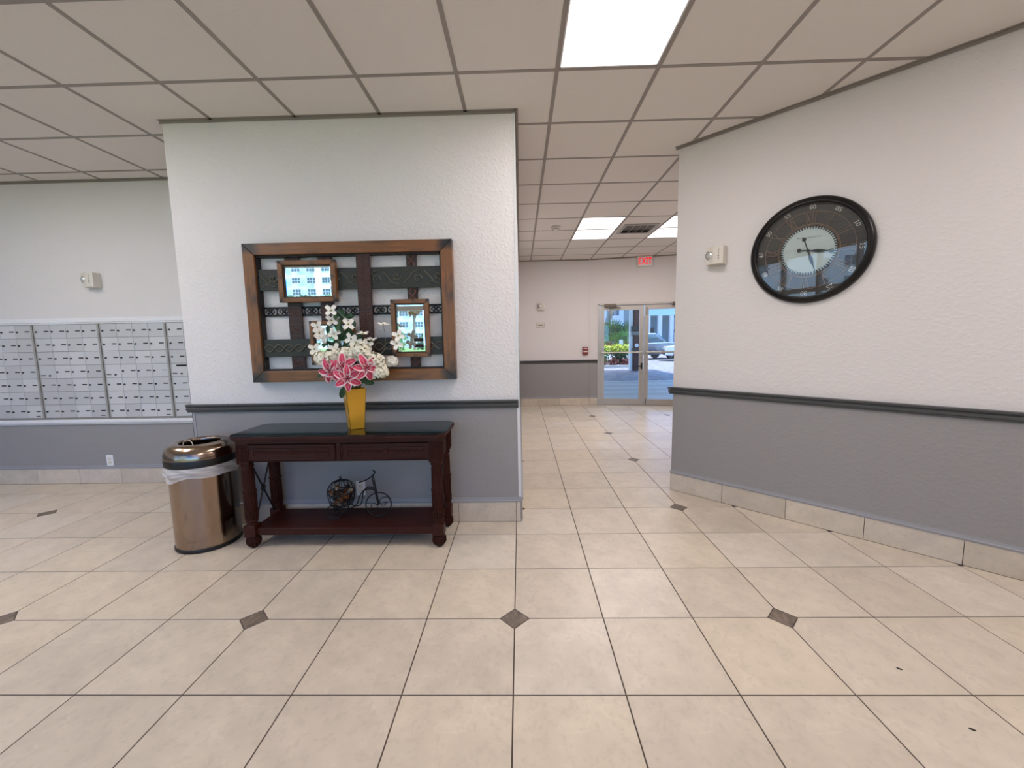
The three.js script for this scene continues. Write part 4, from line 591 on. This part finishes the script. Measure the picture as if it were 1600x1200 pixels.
{ // canopy over the porch
  const c = thing('porch_canopy', 'flat white canopy roof over the porch outside the glass doors', 'canopy', [1.5, 0, -12]); part('roof', box(-10, 6.2, 3.5, 3.9, -5.4, 4.55), O.stucco, c); part('fascia', box(-10.05, 6.25, 3.5, 3.95, -5.5, -5.4), O.aqua, c);
  const p = thing('porch_post', 'dark brown square porch post with black boxes mounted on it', 'post', [4.98, 0, -16.0]);
  part('shaft', rbox(0.24, 3.5, 0.24, 0.01, 0, 1.75, 0), O.brown, p); part('pale_casing', rbox(0.12, 3.4, 0.2, 0.01, -0.2, 1.7, -0.05), O.stucco, p);
  part('black_box', rbox(0.42, 0.2, 0.2, 0.015, -0.05, 1.79, 0.15), M.black, p); part('grey_box', rbox(0.4, 0.16, 0.18, 0.015, -0.05, 1.59, 0.15), M.mailDark, p); part('dial', at(cyl(0.075, 0.075, 0.04, 0, 0, 0, 24), 0.0, 1.08, 0.14, Math.PI / 2), M.trimWhite, p); part('dial_hub', at(cyl(0.025, 0.025, 0.01, 0, 0, 0, 16), 0.0, 1.08, 0.165, Math.PI / 2), M.mailDark, p); part('black_shelf', rbox(0.34, 0.12, 0.2, 0.02, 0, 0.9, 0.15), M.black, p);
}
function foliage(n, seed, sx, sy, sz, leaf, shell = 0.6) { const r = rng(seed), g = []; for (let k = 0; k < n; k++) { const d = new THREE.Vector3(r() * 2 - 1, r() * 2 - 1, r() * 2 - 1).normalize(), q = shell + (1 - shell) * r(), m = new THREE.Matrix4().compose(new THREE.Vector3(d.x * sx * q, d.y * sy * q, d.z * sz * q), orient(d.clone().add(new THREE.Vector3(r() - 0.5, r() - 0.2, r() - 0.5)), r() * 6), new THREE.Vector3(1, 1, 1).multiplyScalar(0.7 + 0.6 * r())); g.push(leaf.clone().applyMatrix4(m)); } return merge(g); }
const smallLeaf = petal(0.13, 0.045, 0.3, 0.3, null, 3, 1), bigLeaf = petal(0.5, 0.14, 0.3, 0.3, null, 3, 1);
{ // hedges in a bed with a kerb
  const bed = structure('planting_bed'); part('kerb', box(-6, 5.75, -0.05, 0.1, -18.35, -18.2), O.curb, bed); part('kerb', box(5.6, 5.75, -0.05, 0.1, -24, -18.35), O.curb, bed); part('soil', box(-6, 5.6, -0.05, 0.06, -24, -18.35), O.soil, bed);
  const hs = [[5.02, 'yellow green hedge bush beside the brown porch post'], [4.05, 'yellow green hedge bush left of the bush by the post'], [3.1, 'yellow green hedge bush farthest from the porch post']];
  hs.forEach(([x, label], k) => { const h = thing('hedge_bush', label, 'bush', [x, 0.06, -18.95], 0, 'hedge bushes in the kerbed bed'); part('upper_leaves', foliage(420, 900 + k, 0.55, 0.28, 0.45, smallLeaf), O.leafB, h, [0, 0.78, 0]); part('inner_leaves', foliage(300, 920 + k, 0.5, 0.36, 0.4, smallLeaf), O.leafC, h, [0, 0.45, 0]); part('stems', merge([0, 1, 2, 3].map(q => rod([0, 0, 0], [Math.cos(q * 1.6) * 0.25, 0.6, Math.sin(q * 1.6) * 0.2], 0.02, 6))), O.bark, h); });
  for (let k = 0; k < 6; k++) { const p = thing('red_shrub', 'low dark red leafed shrub at the foot of the hedge', 'bush', [2.4 + k * 0.56, 0.06, -18.47], 0, 'red shrubs at the foot of the hedge'); part('leaves', foliage(120, 950 + k, 0.22, 0.16, 0.16, smallLeaf), O.leafRed, p, [0, 0.18, 0]); part('stems', rod([0, 0, 0], [0, 0.2, 0], 0.012, 6), O.bark, p); }
}
function palm(pos, h, lean, label, fan, seed) {
  const t = thing('palm_tree', label, 'palm tree', pos), r = rng(seed), top = [lean[0], h, lean[1]], pts = [[0, 0, 0], [lean[0] * 0.3, h * 0.4, lean[1] * 0.3], [lean[0] * 0.65, h * 0.75, lean[1] * 0.65], top]; part('trunk', tube(pts, fan ? 0.09 : 0.17, 24, 12), O.bark, t);
  for (let k = 0; k < (fan ? 26 : 18); k++) { const a = k * 2.39996, up = fan ? 1.1 - k * 0.075 : 1.0 - k * 0.06, L = fan ? 1.0 : 2.2, g = [], dx = Math.cos(a), dz = Math.sin(a); const p = s => [top[0] + dx * s * L * Math.cos(up * (1 - s * 0.5)), top[1] + Math.sin(up) * s * L - 0.5 * s * s * L * (fan ? 0.3 : 0.8), top[2] + dz * s * L * Math.cos(up * (1 - s * 0.5))];
    g.push(tube([p(0), p(0.33), p(0.66), p(1)], 0.015, 10, 5)); const lf = petal(fan ? 0.6 : 0.55, 0.035, 0.25, 0.2, null, 4, 1);
    if (fan) for (let q = -5; q <= 5; q++) { const c = p(0.75), m = new THREE.Matrix4().compose(new THREE.Vector3(...c), new THREE.Quaternion().setFromAxisAngle(new THREE.Vector3(0, 1, 0), -a + Math.PI / 2 + Math.PI).multiply(new THREE.Quaternion().setFromAxisAngle(new THREE.Vector3(0, 0, 1), q * 0.28)).multiply(new THREE.Quaternion().setFromAxisAngle(new THREE.Vector3(1, 0, 0), -0.3 + r() * 0.3)), new THREE.Vector3(1, 1, 1)); g.push(lf.clone().applyMatrix4(m)); }
    else for (let q = 2; q < 16; q++) for (const s of [-1, 1]) { const c = p(q / 15), m = new THREE.Matrix4().compose(new THREE.Vector3(...c), orient(new THREE.Vector3(-dz * s * 0.3 + r() * 0.2, 1, dx * s * 0.3), 0).multiply(new THREE.Quaternion().setFromAxisAngle(new THREE.Vector3(0, 0, 1), -a + s * 1.1 + r() * 0.3)), new THREE.Vector3(1, 1, 1)); g.push(lf.clone().applyMatrix4(m)); }
    part('frond', merge(g), k > (fan ? 21 : 14) ? O.dry : k % 3 ? O.leafA : O.leafC, t); }
  if (!fan) part('dry_skirt', foliage(90, seed + 3, 0.5, 0.35, 0.5, bigLeaf, 0.3), O.dry, t, [top[0], top[1] - 0.3, top[2]]);
  return t;
}
palm([5.45, 0, -20.9], 1.35, [-0.05, 0], 'low green fan palm behind the hedge outside the glass door', true, 61);
palm([4.65, 0, -22.3], 4.8, [1.3, 0], 'tall leaning palm trunk behind the fan palm outside the door', false, 62);
{ // white notice sign on a post
  const s = thing('parking_sign', 'small white sign on a thin post behind the hedge', 'sign', [5.28, 0, -19.75]); part('plate', rbox(0.2, 0.33, 0.01, 0.004, 0, 1.14, 0), M.trimWhite, s); part('post', rod([0, 0, -0.03], [0, 1.28, -0.03], 0.02, 8), M.mailDark, s);
}
function car(pos, turn, label, color, suv) {
  const t = thing('car', label, 'car', pos, turn), paint = phys(color, 0.3, 0.3, { clearcoat: 1, clearcoatRoughness: 0.1 }), Hh = suv ? 1.68 : 1.42, s = new THREE.Shape();
  const body = [[-2.25, 0.35], [-2.3, 0.75], [-2.2, 0.98], [-1.0, suv ? 1.05 : 0.95], [1.2, suv ? 1.08 : 0.97], [2.15, suv ? 1.0 : 0.85], [2.3, 0.7], [2.28, 0.32]]; s.moveTo(...body[0]); body.slice(1).forEach(p => s.lineTo(...p)); s.lineTo(1.8, 0.3); s.absarc(1.42, 0.33, 0.38, 0, Math.PI, false); s.lineTo(-1.05, 0.3); s.absarc(-1.43, 0.33, 0.38, 0, Math.PI, false); s.closePath();
  const side = (sh, w, b) => { const g = new THREE.ExtrudeGeometry(sh, { depth: w - 2 * b, bevelEnabled: true, bevelSize: b, bevelThickness: b, bevelSegments: 3, bevelOffset: -b }); g.translate(0, 0, -w / 2 + b); return g; };
  part('body', side(s, 1.8, 0.06), paint, t);
  const c = new THREE.Shape([[-2.1, 1.0], [suv ? -2.0 : -1.5, Hh - 0.06], [suv ? -1.7 : -1.0, Hh], [0.3, Hh], [1.25, 1.0]].map(p => new THREE.Vector2(...p))); part('cabin', side(c, 1.5, 0.1), paint, t);
  const w = new THREE.Shape([[-1.85, 1.04], [suv ? -1.8 : -1.4, Hh - 0.14], [0.2, Hh - 0.1], [1.0, 1.04]].map(p => new THREE.Vector2(...p))); part('side_glass', side(w, 1.53, 0.01), O.winGlass, t);
  part('windscreen', at(box(-0.012, 0.012, -0.36, 0.36, -0.66, 0.66), 0.83, 1.34 * Hh / 1.68 + 0.04, 0, 0, 0, 0.98), std(0x6fb0b0, 0.1), t);
  for (const x of [1.42, -1.43]) for (const z of [0.8, -0.8]) { const q = part('wheel', at(cyl(0.33, 0.33, 0.2, 0, 0, 0, 28), x, 0.33, z, Math.PI / 2), M.black, t); part('hub_cap', at(cyl(0.2, 0.17, 0.03, 0, 0, 0, 20), x, 0.33, z + Math.sign(z) * 0.1, Math.PI / 2), M.aluminium, q); }
  part('bumper', merge([rbox(0.12, 0.2, 1.75, 0.05, 2.28, 0.5, 0), rbox(0.12, 0.2, 1.75, 0.05, -2.26, 0.5, 0)]), std(0x2a2b2d, 0.5), t); part('headlamp', merge([rbox(0.1, 0.14, 0.35, 0.04, 2.2, 0.78, 0.65), rbox(0.1, 0.14, 0.35, 0.04, 2.2, 0.78, -0.65)]), phys(0xe8eef0, 0.1, 0, { clearcoat: 1 }), t);
  return t;
}
car([8.3, -0.02, -25.6], 0.35, 'silver grey sport utility vehicle parked outside the right glass door', 0x70777c, true);
car([11.1, -0.02, -23.2], Math.PI - 0.25, 'white car parked in front of the silver grey vehicle', 0xf2f4f5, false);
function windowGrid(t, cols, rows, x0, dx, y0, dy, w, h, z, every) {
  const fg = merge([box(-w / 2 - 0.06, w / 2 + 0.06, -h / 2 - 0.06, -h / 2, -0.05, 0.06), box(-w / 2 - 0.06, w / 2 + 0.06, h / 2, h / 2 + 0.06, -0.05, 0.06), box(-w / 2 - 0.06, -w / 2, -h / 2, h / 2, -0.05, 0.06), box(w / 2, w / 2 + 0.06, -h / 2, h / 2, -0.05, 0.06), box(-w / 6 - 0.03, -w / 6 + 0.03, -h / 2, h / 2, -0.05, 0.05), box(w / 6 - 0.03, w / 6 + 0.03, -h / 2, h / 2, -0.05, 0.05), box(-w / 2, w / 2, -0.03, 0.03, -0.05, 0.05)]), pg = box(-w / 2, w / 2, -h / 2, h / 2, -0.04, 0.01);
  for (let i = 0; i < cols; i++) for (let j = 0; j < rows; j++) { const f = part('window', fg, O.stucco, t, [x0 + i * dx, y0 + j * dy, z]); part('pane', pg, O.winGlass, f); }
}
{ // buildings beyond the parking
  const a = thing('pavilion_building', 'pale aqua building with white columns beyond the parked cars', 'building', [16, 0, -36]);
  part('wall', box(-5, 9, 0, 4.6, -6, -2), std(0x7d97a0, 0.8), a); part('fascia', box(-5.3, 9.3, 3.35, 4.7, -2.2, 0.4), O.aqua, a); for (let k = 0; k < 6; k++) part('column', rbox(0.34, 3.4, 0.34, 0.03, -4.3 + k * 1.05, 1.7, 0), O.stucco, a); part('doorway', box(-3.9, -3.1, 0, 2.3, -2.05, -1.95), O.dark, a); windowGrid(a, 3, 2, -0.6, 1.7, 1.3, 1.35, 1.1, 0.95, -1.97);
  const b = thing('apartment_building', 'pale apartment building behind the palms outside the left glass door', 'building', [9, 0, -48]); part('wall', box(-9, 4, 0, 14, -8, 0), O.stucco, b); windowGrid(b, 5, 4, -7, 2.3, 1.8, 2.9, 1.5, 1.3, 0.02); for (let j = 1; j < 4; j++) part('balcony_band', box(-9, 4.05, j * 2.9 - 0.35, j * 2.9 - 0.1, 0, 0.4), O.aqua, b);
}
// ---------------------------------------------------------------- outdoors behind the camera, mirrored in the small mirrors and the clock
{
  const t = thing('condominium_tower', 'tall white condominium tower seen in the mirrors', 'building', [-42, 0, 90]); t.rotation.y = Math.PI;
  part('wall', box(-24, 24, 0, 34, -12, 0), O.stucco, t); part('bay', box(-6.2, 4.5, 0, 34, 0, 1.2), O.stucco, t); windowGrid(t, 14, 12, -22.5, 3.45, 2.6, 2.6, 1.9, 1.25, 1.22);
  const u = thing('condominium_block', 'white condominium block with dark windows mirrored in the clock glass', 'building', [-62, 0, 42]); u.rotation.y = 125 * rad;
  part('wall', box(-16, 16, 0, 30, -10, 0), O.stucco, u); part('stair_bay', box(-2, 3, 0, 31, 0, 1.5), O.stucco, u); windowGrid(u, 8, 9, -14, 4, 2.6, 3.0, 2.2, 1.5, 0.03);
  palm([-12.4, 0, 43.5], 5.2, [0.1, 0], 'palm tree on the lawn before the condominium tower', false, 71);
  [[-14.6, 39, 1.6], [-15.5, 46, 1.9], [-9.8, 39, 1.5], [-10.5, 50, 1.3], [-30, 52, 3.4], [-26, 55, 3.1], [-35, 56, 3.6]].forEach(([x, z, s], k) => { const b = thing('garden_shrub', 'leafy green shrub on the lawn before the condominium tower', 'bush', [x, 0, z], 0, 'shrubs on the lawn'); part('leaves', foliage(260, 400 + k, s * 0.8, s * 0.8, s * 0.7, bigLeaf), k % 2 ? O.leafA : O.leafC, b, [0, s * 0.7, 0]); part('stems', rod([0, 0, 0], [0, s * 0.7, 0], 0.05, 6), O.bark, b); });
  for (const [y, label] of [[1.45, 'upper dark notice plate on the storefront glass'], [1.335, 'lower dark notice plate on the storefront glass']]) { const n = thing('notice_plate', label, 'sign', [-1.87, y, 3.28], Math.PI); part('plate', rbox(0.21, 0.06, 0.006, 0.002, 0, 0, 0.001), M.black, n); part('border', merge([box(-0.11, 0.11, 0.03, 0.034, 0, 0.005), box(-0.11, 0.11, -0.034, -0.03, 0, 0.005)]), M.trimWhite, n); }
}
scene.traverse(o => { if (o.isMesh && !o.isSky) { o.castShadow = true; o.receiveShadow = true; } if (o.isRectAreaLight) o.castShadow = true; });
renderer.render(scene, camera);
